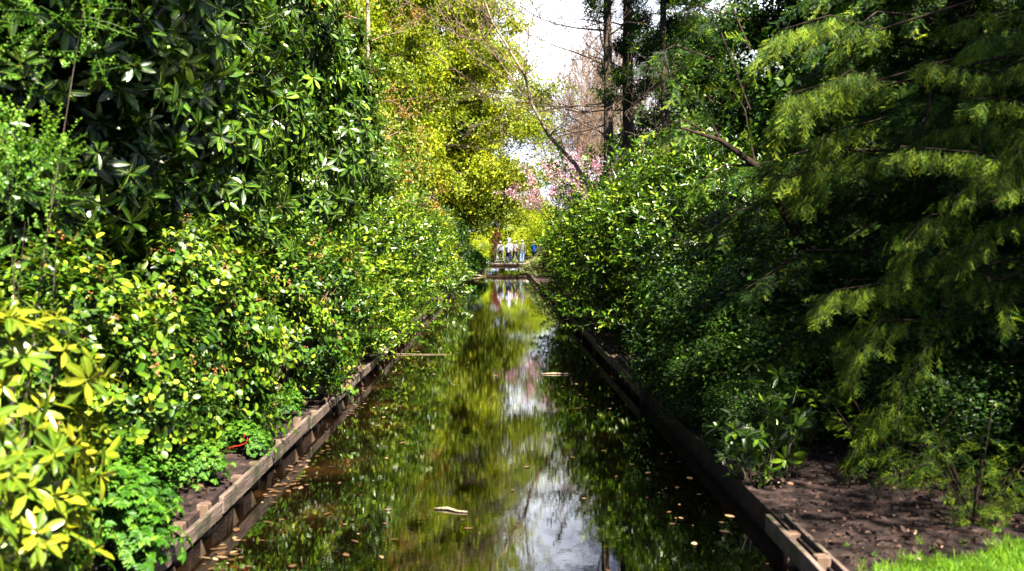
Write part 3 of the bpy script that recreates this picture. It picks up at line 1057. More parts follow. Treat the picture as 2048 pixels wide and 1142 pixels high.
use(PV, (3.15, 71.5, GZ), (.6, .7, .62), 4, 'small pale shrub hiding the legs of the person in the blue raincoat', 'bush', 'variegated shrubs')
use(PV, (2.6, 65.0, GZ), (.5, .9, .42), 5, 'low pale shrub drooping over the right edging just before the footbridge', 'bush', 'variegated shrubs')
use(PV, (2.4, 58.5, GZ), (.6, 1.3, .5), 1, 'low cream shrub along the right edging farther from the footbridge', 'bush', 'variegated shrubs')
# bright shrubs behind the bridge (J)
BR = shrub_proto('lime_shrub', lob(4.2, 2.4, 10, 71, .08), 1500, T_FAR, 'bright', .75, 'bark', 71, .6, .4, .5, r0=.04)
for i, (x, y, s, h, lab) in enumerate((
        (1.5, 88.0, .95, .78, 'lime yellow shrub directly behind the people in grey and blue'),
        (-2.2, 91.0, 1.0, .62, 'lime shrub behind the left end of the footbridge railing'),
        (5.0, 84.0, 1.1, 1.0, 'rounded lime shrub right of the blue raincoat'),
        (4.3, 96.0, 1.3, 1.3, 'tall lime shrub behind the magnolia'),
        (-6.5, 84.0, 1.3, 1.0, 'lime shrub in the gap behind the dark evergreens'))):
    use(BR, (x, y, GZ), (s, s, h), i * 1.3, lab, 'bush', 'lime shrubs beyond the footbridge')
RD = shrub_proto('red_maple', [(0, 0, 2.6, 1.1, 1.1, .8), (.5, .2, 3.1, .7, .7, .5), (-.6, 0, 2.2, .8, .8, .6)], 420, T_SM, 'red', 1.4, 'bark', 75, .3, .3, .5, r0=.04)
use(RD, (-.35, 86.0, GZ), (.36, .36, .9), 0, 'small red leaved maple left above the people on the bridge', 'tree')


# ------------------------------------------------------------------ trees
def grow(mb, a, d, ln, r, depth, tips, nseg=4, wig=.18, ratio=.68, nch=3, ang=.6, up=.12, sides=5, minr=.004):
    d = Vector(d).normalized()
    pts, rad = [Vector(a)], [r]
    for i in range(nseg):
        d = (d + Vector((rr(-1, 1), rr(-1, 1), rr(-1, 1))) * wig + Vector((0, 0, up))).normalized()
        pts.append(pts[-1] + d * ln / nseg)
        rad.append(max(minr, r * (1 - .55 * (i + 1) / nseg)))
    mb.tube(pts, rad, sides if depth > 1 else 3, False)
    if depth <= 1:
        tips.append((pts[-1], d))
        return
    for k in range(nch):
        s = rr(.35, 1.0) if k else 1.0
        i = min(nseg, max(1, int(round(s * nseg))))
        q = Vector((rr(-1, 1), rr(-1, 1), rr(-1, 1)))
        q = (q - d * q.dot(d)).normalized()
        nd = d * math.cos(ang * rr(.6, 1.3)) + q * math.sin(ang * rr(.6, 1.3))
        grow(mb, pts[i], nd, ln * ratio * rr(.75, 1.15), max(minr, rad[i] * .72), depth - 1, tips, nseg if depth > 3 else 3, wig, ratio, nch, ang, up, sides, minr)


def trunk_mb(H, r, lean=(0, 0), n=12, seg=10, wob=.06, flare=1.5):
    mb = MB()
    pts, rad = [], []
    for i in range(seg + 1):
        s = i / seg
        pts.append(Vector((lean[0] * s * H + math.sin(s * 7) * wob, lean[1] * s * H + math.cos(s * 5) * wob - wob, s * H)))
        rad.append(r * (1 - .6 * s) * (1 + (flare - 1) * max(0, 1 - s * seg / 1.3)))
    mb.tube(pts, rad, n, False)
    return mb, pts, rad


def leafy_tree(name, H, R, n, tpls, mat, size, seed, z0=.15, trunk_r=.3, tint=.5, flat=.55, bark='bark', nb=34):
    """tapered trunk, spreading limbs, layered leaf masses on the limbs"""
    random.seed(seed)
    g = np.random.default_rng(seed)
    root = empty(name)
    mb, pts, rad = trunk_mb(H * .92, trunk_r)
    mb.build('trunk', M[bark], root, True)
    mb = MB()
    cc = []
    for i in range(nb):
        s = z0 + (1 - z0) * (i + .5) / nb
        s2 = s * .92
        z = s2 * H
        a = pts[min(len(pts) - 1, int(s2 * 10 / .92))].copy()
        a.z = z * .96
        prof = math.sin(min(1, (1.06 - s) / .75) * PI / 2) * (0.65 + .35 * min(1, (s - z0) / .2))
        ln = R * prof * rr(.8, 1.12)
        th = i * 2.4 + rr(-.4, .4)
        d = Vector((math.cos(th), math.sin(th), rr(.0, .35)))
        p1 = a + d * ln * .5 + Vector((0, 0, rr(0, .2)))
        p2 = a + Vector((d.x, d.y, d.z * .8)) * ln
        mb.tube([a, p1, p2], [trunk_r * .35 * (1 - s * .6), trunk_r * .2 * (1 - s * .6), .015], 5, False)
        for q in (.35, .55, .75, .95, 1.0):
            c = a.lerp(p2, q)
            for _ in range(2):
                b = c + Vector((rr(-1, 1), rr(-1, 1), rr(-.3, .4))) * R * .22
                mb.tube([c, b], [.025, .008], 3, False)
                cc.append((*b, R * rr(.11, .27) * (0.7 + .5 * q)))
    mb.build('limbs', M[bark], root, True)
    cc = np.array(cc)
    j = g.choice(len(cc), n, p=cc[:, 3] ** 2 / (cc[:, 3] ** 2).sum())
    v = g.normal(size=(n, 3)); v /= np.linalg.norm(v, axis=1, keepdims=True)
    p = cc[j, :3] + v * np.array([1, 1, flat]) * (cc[j, 3] * np.abs(g.normal(.35, .62, n)))[:, None]
    ct = g.normal(0, .15, len(cc))[j]
    D = v + np.array([0, 0, .6])
    scatter('crown', tpls, p, D, size * g.uniform(.7, 1.3, n), base=tint + ct, parent=root, mat=M[mat])
    return root


T1 = leafy_tree('fresh_green_tree', 19, 5.8, 9000, T_FARF, 'tree', .8, 81, .15, .28, .5, .75)
for i, (x, y, s, h, lab) in enumerate((
        (-4.0, 56.0, 1.08, 1.15, 'big fresh yellow-green tree left of the gap of sky'),
        (-8.0, 44.0, .95, 1.25, 'fresh green tree behind the spring shrubs on the left'),
        (-4.2, 80.0, .80, .85, 'fresh green tree behind the big one, above the people'),
        (-4.5, 65.0, 1.0, 1.35, 'tallest fresh green tree standing behind the big one'),
        (.2, 97.0, .8, .58, 'low fresh green tree far behind the people on the footbridge'),
        (-12.0, 64.0, 1.2, 1.1, 'fresh green tree far left behind the rhododendron wall'),
        (-8.5, 92.0, 1.3, .9, 'fresh green tree beyond the left end of the footbridge'),
        (-8.5, 30.0, .85, 1.2, 'fresh green tree behind the pale thin trunk'))):
    use(T1, (x, y, GZ), (s, s, h), i * 1.1 + .3, lab, 'tree', 'fresh green trees on the left')

DT = leafy_tree('evergreen_tree', 13, 3.4, 3600, T_DK, 'dtree', 1.5, 83, .06, .25, .5, .7)
for i, (x, y, s, h, lab) in enumerate((
        (-8.0, 9.0, 1.0, 1.0, 'dark evergreen tree behind the leftmost rhododendron'),
        (-7.8, 14.0, 1.0, 1.1, 'dark evergreen tree behind the middle of the rhododendron wall'),
        (-8.0, 20.0, .95, .95, 'dark evergreen tree behind the farthest rhododendrons'),
        (-13, 13.0, 1.5, 1.2, 'tall evergreen tree deep in the shade on the far left'),
        (9.0, 20.0, 1.1, 1.0, 'dark evergreen tree behind the nearest cherry laurel'),
        (10.0, 27.0, 1.1, 1.0, 'dark evergreen tree right of the ivy trunks'),
        (7.7, 24.0, .8, .85, 'dark evergreen tree right behind the cherry laurels, closing the sky gap'),
        (8.5, 44.0, 1.0, 1.0, 'far dark evergreen right of the ivy trunks'))):
    use(DT, (x, y, GZ), (s, s, h), i * 1.7, lab, 'tree', 'dark evergreen trees behind the hedges')

# pale thin trunk tree with copper leaves (F)
random.seed(31)
root = empty('copper_tree', (0, 0, 0))
bp = at(742, 470, 24.0)
root.location = (bp.x, bp.y, GZ)
mb = MB()
mb.tube([(0, 0, 0), (.0, 0, 2), (.02, 0, 4), (-.03, 0, 6), (-.05, 0, 8.5), (0, 0, 10.5)], [.07, .065, .06, .055, .045, .02], 8, False)
mb.build('trunk', M['bark_l'], root, True)
mb = MB()
tips = []
for i in range(16):
    z = 2.6 + i * .5
    th = i * 2.4
    grow(mb, (0, 0, z), (math.cos(th), math.sin(th), .35), .95, .02, 3, tips, 3, .2, .6, 3, .6, .02, 4, .004)
mb.build('limbs', M['twig'], root, True)
tp = np.array([t[0][:] for t in tips]); td = np.array([t[1][:] for t in tips])
k = RNG.random(len(tp)) < .9
scatter('crown', T_SM, tp[k], td[k], .9, parent=root, mat=M['copper'], base=np.full(k.sum(), .5))
tag(root, 'slender tree with pale thin trunk and copper young leaves', 'tree')

# magnolia (K)
random.seed(44)
root = empty('pink_magnolia', (4.3, 53.0, GZ))
mb = MB(); tips = []
mb.tube([(0, 0, 0), (-.1, 0, .9), (-.15, 0, 1.6)], [.22, .18, .16], 9, False)
mb.build('trunk', M['bark'], root, True)
mb = MB()
for i in range(9):
    th = i * 2 * PI / 9 + rr(-.2, .2)
    grow(mb, (-.15, 0, 1.4), (math.cos(th) * .75, math.sin(th) * .75, rr(.5, 1.3)), rr(2.1, 2.7), .08, 5, tips, 4, .16, .66, 3, .5, .06, 5, .008)
mb.build('limbs', M['bark'], root, True)
tp = np.array([t[0][:] for t in tips]); td = np.array([t[1][:] for t in tips])
k = RNG.choice(len(tp), min(4600, len(tp)), replace=False)
scatter('blossom', T_PK, tp[k], td[k], .95, parent=root, mat=M['pink'], base=.5 + RNG.normal(0, .2, len(k)), jitter=.35)
root.scale = (1.0, 1.0, .92)
tag(root, 'pink flowering magnolia right of the canal near the footbridge', 'tree')


# bare trees
def bare(name, H, seed, r=.16, spread=.5, depth=6, bark='twig', nch=3):
    random.seed(seed)
    root = empty(name)
    mb, pts, rad = trunk_mb(H * .55, r, (rr(-.05, .05), 0), 8, 8)
    tips = []
    mb.build('trunk', M['bark'], root, True)
    mb = MB()
    for i in range(14):
        k = 3 + int(i / 14 * 6)
        th = i * 2.4 + rr(-.3, .3)
        grow(mb, pts[min(8, k)], (math.cos(th) * spread, math.sin(th) * spread, 1), H * .2 * rr(.8, 1.3), rad[min(8, k)] * .5, depth - 1, tips, 4, .13, .74, nch, .5, .05, 4, .012)
    mb.build('limbs', M[bark], root, True)
    return root


B1 = bare('bare_tree', 15, 61, .17)
B2 = bare('bare_tree', 15, 62, .15, .65)
for i, (pr, x, y, s, h, lab) in enumerate((
        (B1, 5.2, 64.0, .95, .95, 'bare tree above the magnolia with thin upright trunk'),
        (B2, 4.3, 68.0, .7, .85, 'slender bare tree filling the left part of the sky gap'),
        (B1, 6.1, 57.0, .75, 1.0, 'bare tree close left of the slimmer dark trunk'),
        (B2, 7.2, 72.0, 1.1, 1.1, 'bare tree left of the ivy trunks against the white sky'),
        (B1, 9.2, 80.0, 1.2, 1.2, 'bare brownish tree seen between the two ivy trunks'),
        (B2, 12.0, 76.0, 1.2, 1.1, 'bare tree right of the ivy trunks'),
        (B1, 15.5, 84.0, 1.3, 1.2, 'far bare tree behind the dark evergreens'),
        (B2, 10.5, 98.0, 1.3, 1.1, 'farthest bare tree low against the sky'))):
    use(pr, (x, y, GZ), (s, s, h), i * 1.1, lab, 'tree', 'bare trees against the sky')

# leaning bare branch tree
random.seed(77)
root = empty('leaning_tree', (4.3, 38, GZ))
o0 = Vector(root.location)
path = [Vector((4.3, 38, GZ)), at(1195, 400, 38), at(1150, 328, 38), at(1098, 272, 38), at(1062, 205, 38), at(1050, 150, 38), at(1022, 105, 38), at(985, 45, 38), at(958, -30, 38), at(930, -110, 38)]
mb = MB()
mb.tube([p - o0 for p in path], [.10, .09, .08, .07, .06, .055, .05, .04, .03, .02], 7, False)
mb.build('trunk', M['bark_l'], root, True)
mb = MB(); tips = []
br2 = [at(1062, 205, 38), at(1030, 165, 38.2), at(1000, 125, 38.4), at(968, 80, 38.4), at(950, 20, 38.2)]
mb.tube([p - o0 for p in br2], [.035, .03, .026, .02, .01], 5, False)
for p in path[3:] + br2[1:]:
    for k in range(3):
        grow(mb, p - o0, (rr(-1, .9), rr(-.5, .5), rr(.0, 1)), rr(1.3, 2.4), .022, 5, tips, 4, .2, .68, 2, .5, .03, 4, .008)
mb.build('limbs', M['twig'], root, True)
tag(root, 'leaning bare sapling arching up and left across the sky gap', 'tree')


# ivy clad trunks with conifer foliage (M)
def tall_trunk(name, px, Y, r, seed, label, dark):
    random.seed(seed)
    b = at(px, 310, Y)
    root = empty(name, (b.x, Y, GZ))
    mb, pts, rad = trunk_mb(16, r, (rr(-.012, .012), 0), 12, 14, .05, 1.3)
    mb.build('trunk', M['bark'], root, True)
    mb = MB(); tips = []
    for i in range(15):
        z = 4.5 + i * .75
        th = rr(0, 2 * PI)
        grow(mb, (pts[int(z / 16 * 14)].x, pts[int(z / 16 * 14)].y, z), (math.cos(th), math.sin(th), rr(-.2, .6)), rr(1.6, 3.0), .035, 4, tips, 5, .2, .62, 3, .6, .02, 4, .006)
    if px < 1230:
        for z, ln, up_ in ((6.6, 2.6, .15), (8.0, 3.4, .35), (9.2, 3.0, .1), (10.4, 3.2, .3), (5.6, 2.2, .4)):
            grow(mb, (0, 0, z), (-1, rr(-.2, .2), up_), ln, .035, 5, tips, 5, .16, .62, 3, .55, .0, 4, .008)
    mb.build('limbs', M['bark'], root, True)
    # needle foliage hanging around the upper trunk
    g = np.random.default_rng(seed)
    n = dark
    cen = []
    for i in range(46):
        z = g.uniform(7.0, 15)
        cen.append((g.normal(0, .8 if i % 3 else .4) + (.5 if px > 1230 else .35), g.normal(0, .9), z, g.uniform(.25, .6)))
    cen = np.array(cen)
    j = g.integers(0, len(cen), n)
    v = g.normal(size=(n, 3)); v /= np.linalg.norm(v, axis=1, keepdims=True)
    p = cen[j, :3] + v * cen[j, 3:4] * np.array([1, 1, .6]) * g.uniform(.3, 1, (n, 1))
    scatter('crown', T_CF, p, v * .7 + np.array([0, 0, -.7]), g.uniform(.8, 1.4, n), parent=root, mat=M['yew'], tint0=.4)
    # ivy on the trunk
    n = 420
    z = g.uniform(0, 14, n)
    th = g.uniform(0, 2 * PI, n)
    xx = np.interp(z, [q.z for q in pts], [q.x for q in pts]); yy = np.interp(z, [q.z for q in pts], [q.y for q in pts])
    rd = r * (1 - .6 * z / 16) + .03
    p = np.stack([xx + np.cos(th) * rd, yy + np.sin(th) * rd, z], 1)
    k = np.sin(z * 1.9 + seed) > .1
    scatter('ivy', T_SM, p[k], np.stack([np.cos(th), np.sin(th), th * 0], 1)[k], .7, parent=root, mat=M['dtree'], tint0=.6)
    tag(root, label, 'tree', 'tall dark trunks in the middle right')


tall_trunk('conifer', 1214, 35, .21, 5, 'slimmer dark trunk at the right side of the sky gap', 550)
tall_trunk('conifer', 1252, 37, .27, 6, 'thicker ivy clad trunk just right of the slim one', 800)
tall_trunk('conifer', 1330, 33, .16, 8, 'conifer trunk hidden in drooping dark foliage right of the ivy trunk', 1100)


# ------------------------------------------------------------------ yews (N)
def yew_bough(mb, sp, path, r, dens, g, hang=.7, side=.35, s0=.8):
    """bough along path with drooping sprays; appends to sp=(P,D,S)"""
    path = [Vector(p) for p in path]
    # resample
    pts = []
    for a, b in zip(path, path[1:]):
        for k in range(6):
            pts.append(a.lerp(b, k / 6))
    pts.append(path[-1])
    n = len(pts)
    mb.tube(pts[::2] if n % 2 else pts, [max(.003, r * (1 - .85 * i / max(1, n - 1))) for i in range(0, n, 2)] if n % 2 else [max(.003, r * (1 - .85 * i / (n - 1))) for i in range(n)], 5, False)
    tot = sum((b - a).length for a, b in zip(path, path[1:]))
    m = int(tot * dens)
    cl = g.random(24)
    for k in range(m):
        s = min(.999, abs(cl[g.integers(0, 24)] + g.normal(0, .03))) if k % 2 else g.random() ** .8
        i = min(n - 2, int(s * (n - 1)))
        p = pts[i].lerp(pts[i + 1], s * (n - 1) - i)
        t = (pts[i + 1] - pts[i]).normalized()
        q = t.cross(Vector((0, 0, 1)))
        if q.length < .1: q = Vector((1, 0, 0))
        q.normalize()
        sd_ = g.choice((-1, 1)) * g.uniform(.2, 1)
        off = q * sd_ * side * g.uniform(0, 1)
        dd = t * .45 + q * sd_ * .6 + Vector((0, 0, -hang * g.uniform(.3, 1.5)))
        sp[0].append(p + off * .6 + Vector((0, 0, -abs(sd_) * .05)))
        sp[1].append(dd)
        sp[2].append(s0 * g.uniform(.45, 1.2))


def yew_tree(name, H, R, seed, nb=64, dens=26, z0=.5):
    random.seed(seed)
    g = np.random.default_rng(seed)
    root = empty(name)
    mb, pts, rad = trunk_mb(H, .2, (.01, .01), 10, 10, .08, 1.5)
    mb.build('trunk', M['bark_y'], root, True)
    mb = MB()
    sp = ([], [], [])
    for i in range(nb):
        z = z0 + (H - z0 - .3) * (i + .5) / nb
        s = z / H
        ln = R * (1.05 - s ** 1.8 * .75) * rr(.65, 1.1)
        th = i * 2.4 + rr(-.4, .4)
        d = Vector((math.cos(th), math.sin(th), 0))
        q = Vector((-d.y, d.x, 0)) * rr(-.3, .3)
        a = Vector((0, 0, z))
        u = rr(.05, .35)
        path = [a, a + d * ln * .35 + Vector((0, 0, u * ln * .5)), a + d * ln * .7 + q * ln * .5 + Vector((0, 0, u * ln * .55)), a + d * ln + q * ln + Vector((0, 0, -rr(.0, .25) * ln))]
        yew_bough(mb, sp, path, .035, dens, g, .7, .5, .95)
    mb.build('limbs', M['bark_y'], root, True)
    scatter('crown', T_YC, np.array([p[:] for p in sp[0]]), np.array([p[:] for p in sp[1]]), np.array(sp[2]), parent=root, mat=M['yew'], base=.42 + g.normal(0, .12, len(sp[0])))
    return root


Y1 = yew_tree('yew_tree', 9.5, 2.5, 91, 84, 46, .35)
for i, (x, y, s, h, lab) in enumerate((
        (4.5, 9.9, .95, .74, 'black shaded yew in the middle of the right side'),
        (5.8, 12.8, .8, .66, 'yew behind the laurel shoots with a speckled canopy'),
        (7.0, 8.4, 1.1, .8, 'yew at the right picture edge behind the sunlit boughs'),
        (7.6, 12.5, 1.3, .85, 'deep background yew on the far right'),
        (6.8, 17.0, 1.1, .75, 'farthest yew, behind the nearest cherry laurel'))):
    use(Y1, (x, y, GZ), (s, s, h), i * 1.3, lab, 'tree', 'yews of the right bank')

# unseen tall trees, added beside the camera to cast shade into view
ST = leafy_tree('added_shade_tree', 15.5, 4.0, 3600, T_DK, 'dtree', 1.7, 87, .55, .26, .5, .7)
for i, (x, y, s, h, lab) in enumerate((
        (-2.5, 3.4, .78, 1.15, 'unseen high crowned tree added on the left bank to shade the rhododendron wall'),
        (11.4, 1.2, .9, .95, 'unseen high crowned tree added farthest right for its shade'))):
    use(ST, (x, y, GZ), (s, s, h), i * 1.7, lab, 'tree', 'unseen trees added for their shade')

ST2 = leafy_tree('added_shade_tree', 13.5, 3.8, 1000, T_DK, 'dtree', 1.25, 88, .5, .24, .5, .7)  # thin crown out of view, added to dapple the near right bank
use(ST2, (6.6, 2.9, GZ), (.92, .92, .92), 1.2, 'unseen sparse high crowned tree added above the lawn for dappled shade', 'tree', 'unseen trees added for their shade')

# hero yew boughs reaching out of the shade
root = empty('yew_tree', (5.1, 7.6, GZ))
o0 = Vector(root.location)
g = np.random.default_rng(55)
mbt, pts, rad = trunk_mb(8.5, .17, (.0, .0), 10, 10, .08, 1.5)
mbt.build('trunk', M['bark_y'], root, True)
mb = MB(); sp = ([], [], [])


def B(pp, Y, dens=70, r=.010, hang=1.3, s0=.46, attach=True, side=.42):
    path = [at(px, py, Y + dy) - o0 for px, py, dy in pp]
    if attach:
        a = path[0].copy()
        tz = max(.4, a.z + .25)
        path = [Vector((0, 0, tz)), a.lerp(Vector((0, 0, tz)), .5) + Vector((0, 0, .08))] + path
        mb.tube([path[0], path[1], path[2]], [r * 1.5, r * 1.2, r * 1.0], 6, False)
        path = path[2:]
    yew_bough(mb, sp, path, r * .7, dens * 3.4, g, hang, side, s0 * .85)


B([(2120, 380, 0), (2040, 330, 0), (1960, 305, 0), (1880, 298, 0), (1800, 292, -.1)], 6.8, 90)
B([(2080, 400, .2), (2000, 330, .1), (1960, 360, 0), (1900, 400, -.1)], 6.9, 60)
B([(2120, 170, 0), (2060, 110, 0), (1980, 150, 0), (1900, 130, 0), (1840, 118, 0)], 7.0, 80)
B([(2120, 220, 0), (2060, 210, 0), (2000, 195, 0), (1930, 200, 0)], 6.8, 80)
B([(2120, 420, 0), (2060, 250, 0), (2030, 300, 0), (2045, 380, -.1)], 6.6, 80)
B([(1920, 420, .4), (1860, 430, .2), (1820, 470, 0), (1800, 530, 0)], 7.2, 80)
B([(2000, 560, .2), (1960, 540, .1), (1990, 590, 0), (2010, 640, 0)], 7.2, 50)
B([(1830, 560, .4), (1740, 570, .2), (1670, 580, 0), (1625, 620, 0)], 7.4, 100)
B([(1830, 640, .3), (1760, 640, .2), (1720, 690, 0), (1690, 760, 0)], 7.3, 80)
B([(1900, 640, .3), (1850, 700, .2), (1810, 760, .1), (1790, 850, 0)], 7.2, 60)
B([(1760, 60, .4), (1660, 30, .2), (1560, 60, 0), (1500, 120, 0)], 8.6, 50, s0=.8)
B([(1760, 160, .4), (1700, 140, .2), (1640, 180, 0), (1600, 230, 0)], 8.6, 60, s0=.8)
B([(1700, 190, .4), (1640, 170, .2), (1570, 190, 0), (1545, 260, 0)], 8.6, 70, s0=.75)
B([(1800, 330, .4), (1720, 300, .2), (1600, 350, 0), (1540, 350, 0)], 9.0, 40, s0=.7)
B([(1700, 640, .5), (1640, 660, .3), (1560, 700, .1), (1500, 760, 0)], 8.8, 36, s0=.8)
B([(2120, 30, 0), (2000, 20, 0), (1900, 40, 0)], 7.4, 50)
B([(1960, 470, .3), (1930, 480, .2), (1890, 560, .1), (1880, 650, 0)], 7.4, 50)
B([(2120, 480, .3), (2050, 420, .1), (1980, 440, 0), (1920, 520, 0)], 7.0, 70)
B([(2120, 300, .6), (2040, 250, .4), (1940, 240, .3), (1860, 260, .2)], 7.4, 70)
B([(2120, 90, .3), (2060, 60, .2), (1990, 60, 0), (1930, 90, 0)], 7.2, 70)
B([(1900, 500, .6), (1840, 520, .4), (1790, 560, .2), (1770, 640, .1)], 7.8, 60)
B([(1860, 760, .4), (1800, 780, .2), (1740, 840, 0), (1700, 920, 0)], 7.4, 60)
B([(1720, 250, .8), (1660, 260, .6), (1620, 320, .4), (1600, 400, .3)], 9.0, 60, s0=.7)
mb.build('limbs', M['bark_y'], root, True)
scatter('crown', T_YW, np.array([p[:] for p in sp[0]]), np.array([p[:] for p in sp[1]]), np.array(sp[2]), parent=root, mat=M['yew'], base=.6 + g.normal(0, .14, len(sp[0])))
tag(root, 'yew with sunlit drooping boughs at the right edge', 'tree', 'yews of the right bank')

# leaning dark trunk of a yew
root = empty('leaning_yew', (3.45, 10.5, GZ))
o0 = Vector(root.location)
mbt = MB()
pth = [o0, at(1640, 560, 10.5), at(1595, 470, 10.5), at(1555, 400, 10.4), at(1510, 330, 10.3), at(1440, 280, 10.2), at(1360, 255, 10)]
mbt.tube([p - o0 for p in pth], [.09, .07, .055, .05, .038, .025, .012], 8, False)
mbt.build('trunk', M['bark_y'], root, True)
mb = MB(); sp = ([], [], [])
for pp in ([(1510, 330, 0), (1450, 330, 0), (1390, 370, -.1)], [(1555, 400, 0), (1480, 420, 0), (1420, 460, 0)], [(1440, 280, 0), (1400, 200, 0), (1340, 150, 0)],
           [(1510, 330, 0), (1490, 220, 0), (1430, 120, 0)], [(1440, 280, 0), (1370, 240, 0), (1300, 260, 0)], [(1500, 220, 0), (1440, 60, 0), (1370, 0, 0)], [(1430, 120, 0), (1350, 90, 0), (1290, 120, 0)],
           [(1500, 100, 0), (1450, -20, 0), (1380, -60, 0)], [(1595, 470, 0), (1560, 520, .1), (1500, 560, .1)]):
    yew_bough(mb, sp, [at(a, b, 10.3 + c) - o0 for a, b, c in pp], .014, 26, g, .55, .4, .8)
mb.build('limbs', M['bark_y'], root, True)
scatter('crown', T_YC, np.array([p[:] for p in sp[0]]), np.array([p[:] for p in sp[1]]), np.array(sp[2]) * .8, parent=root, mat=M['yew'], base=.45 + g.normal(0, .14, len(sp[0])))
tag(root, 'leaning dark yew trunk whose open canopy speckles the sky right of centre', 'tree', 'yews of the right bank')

# low yew seedling shoots bottom right (P)
random.seed(12)
mbs = []
for i, (x0, y0, z0, lab) in enumerate((
        (3.05, 6.35, GZ, 'low young yew spreading over the soil at the lower right edge'),
        (3.0, 7.4, GZ, 'young yew with thin upright shoots behind the low one'))):
    root = empty('young_yew', (x0, y0, z0))
    mb = MB(); sp = ([], [], [])
    for k in range(16):
        th = rr(0, 2 * PI)
        d = Vector((math.cos(th), math.sin(th), 0))
        ln = rr(.35, .75)
        path = [Vector((0, 0, 0)), d * ln * .4 + Vector((0, 0, rr(.15, .5))), d * ln + Vector((0, 0, rr(.15, .75)))]
        yew_bough(mb, sp, path, .005, 34, g, .4, .2, .36)
    mb.build('limbs', M['bark_y'], root, True)
    scatter('crown', T_YW, np.array([p[:] for p in sp[0]]), np.array([p[:] for p in sp[1]]), np.array(sp[2]), parent=root, mat=M['yew'], base=.58 + g.normal(0, .14, len(sp[0])))
    tag(root, lab, 'plant', 'young yews at lower right')

# small rhododendron by the right bank (O)
RS = shrub_proto('young_rhododendron', [(0, 0, .45, .36, .3, .28), (-.3, -.1, .42, .2, .2, .18), (.25, .1, .7, .2, .2, .18)], 34, T_WH, 'rhodo', .95, 'bark', 95, .16, .25, .5, True, 3, .010, maxc=14, inner=.8)
use(RS, (2.05, 7.6, GZ - .1), .8, 0, 'young rhododendron hanging broad leaves over the right bank', 'plant', 'young rhododendrons under the yews')
use(RS, (2.5, 8.6, GZ), (.8, .8, .8), 2.2, 'shaded young rhododendron behind the overhanging one', 'plant', 'young rhododendrons under the yews')

# red twig on the left bank
p = at(480, 888, 7.6)
mb = MB()
mb.tube([p + Vector((-.1, 0, -.05)), p + Vector((-.06, 0, -.02)), p + Vector((0, -.01, -.01)), p + Vector((.05, 0, .01)), p + Vector((.06, 0, .05))], [.003, .003, .003, .002, .002], 5)
mb.tube([p, p + Vector((.03, 0, .05)), p + Vector((.04, 0, .09))], [.002, .002, .001], 5)
tag(mb.build('red_twig', plain('red_bark', (.5, .03, .02), .5), None, True), 'thin bare red twig curling out below the budding shrubs', 'twig')


# ------------------------------------------------------------------ footbridge
BY = 74.0
br = empty('footbridge', (0, BY, 0))
tag(br, 'low wooden footbridge across the far end of the canal', 'bridge')
DZ = .60
bx0, bx1 = -1.15, 3.3
mb = MB()
x = bx0
random.seed(2)
while x < bx1:
    mb.box((x + .07, 1.05, DZ - .025 + rr(-.003, .003)), (.132, 2.1, .045))
    x += .142
mb.build('deck', M['wood'], br)
mb = MB()
mb.box(((bx0 + bx1) / 2, -.04, DZ - .055), (bx1 - bx0 + .1, .05, .13))
mb.build('edge_board', M['wood_v'], br, bevel=.006)
mb = MB()
mb.box(((bx0 + bx1) / 2, -.02, DZ + .035), (bx1 - bx0 + .1, .10, .06))
mb.build('kerb_board', plain('pale_board', (.50, .45, .40), .8, .2), br, bevel=.006)
mb = MB()
for y in (.08, 1.0, 1.95):
    mb.box(((bx0 + bx1) / 2, y, DZ - .20), (bx1 - bx0 - .1, .12, .29))
mb.build('beam', M['wood_v'], br)
for x in (bx0 + .10, bx1 - .3):
    for y in (-.11, 2.1):
        mb = MB()
        mb.box((x, y, DZ / 2 - .42), (.13, .13, DZ + .74))
        mb.build('post', M['wood'], br, bevel=.01)
mb = MB()
for z in (.42, .50):
    mb.tube([(.9, 2.0, DZ + z), (bx1, 2.0, DZ + z)], .012, 5)
mb.build('hand_rail', M['wood'], br)
for x in (.9, 2.1, 3.2):
    mb = MB()
    mb.box((x, 2.04, DZ + .26), (.05, .05, .54))
    mb.build('rail_post', M['wood'], br)
# abutment at the left: cross boards closing the bank corner
ab = empty('bank_corner', (-1.6, 70, 0))
tag(ab, 'dark timber corner closing the left bank in front of the footbridge', 'bank edging', 'timber edgings of the canal')
mb = MB()
mb.box((-.02, -3.6, .16), (.80, .05, .14))
mb.build('plank', M['wood'], ab, bevel=.005)
mb = MB()
for i in range(5):
    mb.box((-.36 + i * .17, -3.54, -.2), (.155, .03, .7))
mb.build('backing_board', M['wood_v'], ab)
mb = MB()
mb.box((.36, .2, -.1), (.06, 7.6, .64))
mb.build('side_plank', M['wood_v'], ab)
mb = MB()
mb.box((-.02, .3, .05), (.70, 7.5, .32))
mb.build('earth_fill', M['soil'], ab)

# dark driftwood in that corner
mb = MB()
p = at(935, 557, 64)
mb.tube([(p.x - .5, 64, .05), (p.x, 64, .09), (p.x + .5, 63.8, .10), (p.x + 1.0, 63.9, .02)], [.05, .07, .07, .03], 7)
mb.tube([(p.x + .4, 63.8, .1), (p.x + .5, 63.7, .3), (p.x + .75, 63.7, .22)], [.03, .02, .01], 5)
tag(mb.build('driftwood', M['bark_l'], None, True), 'pale driftwood branch lying in the water at the left bank corner', 'driftwood')


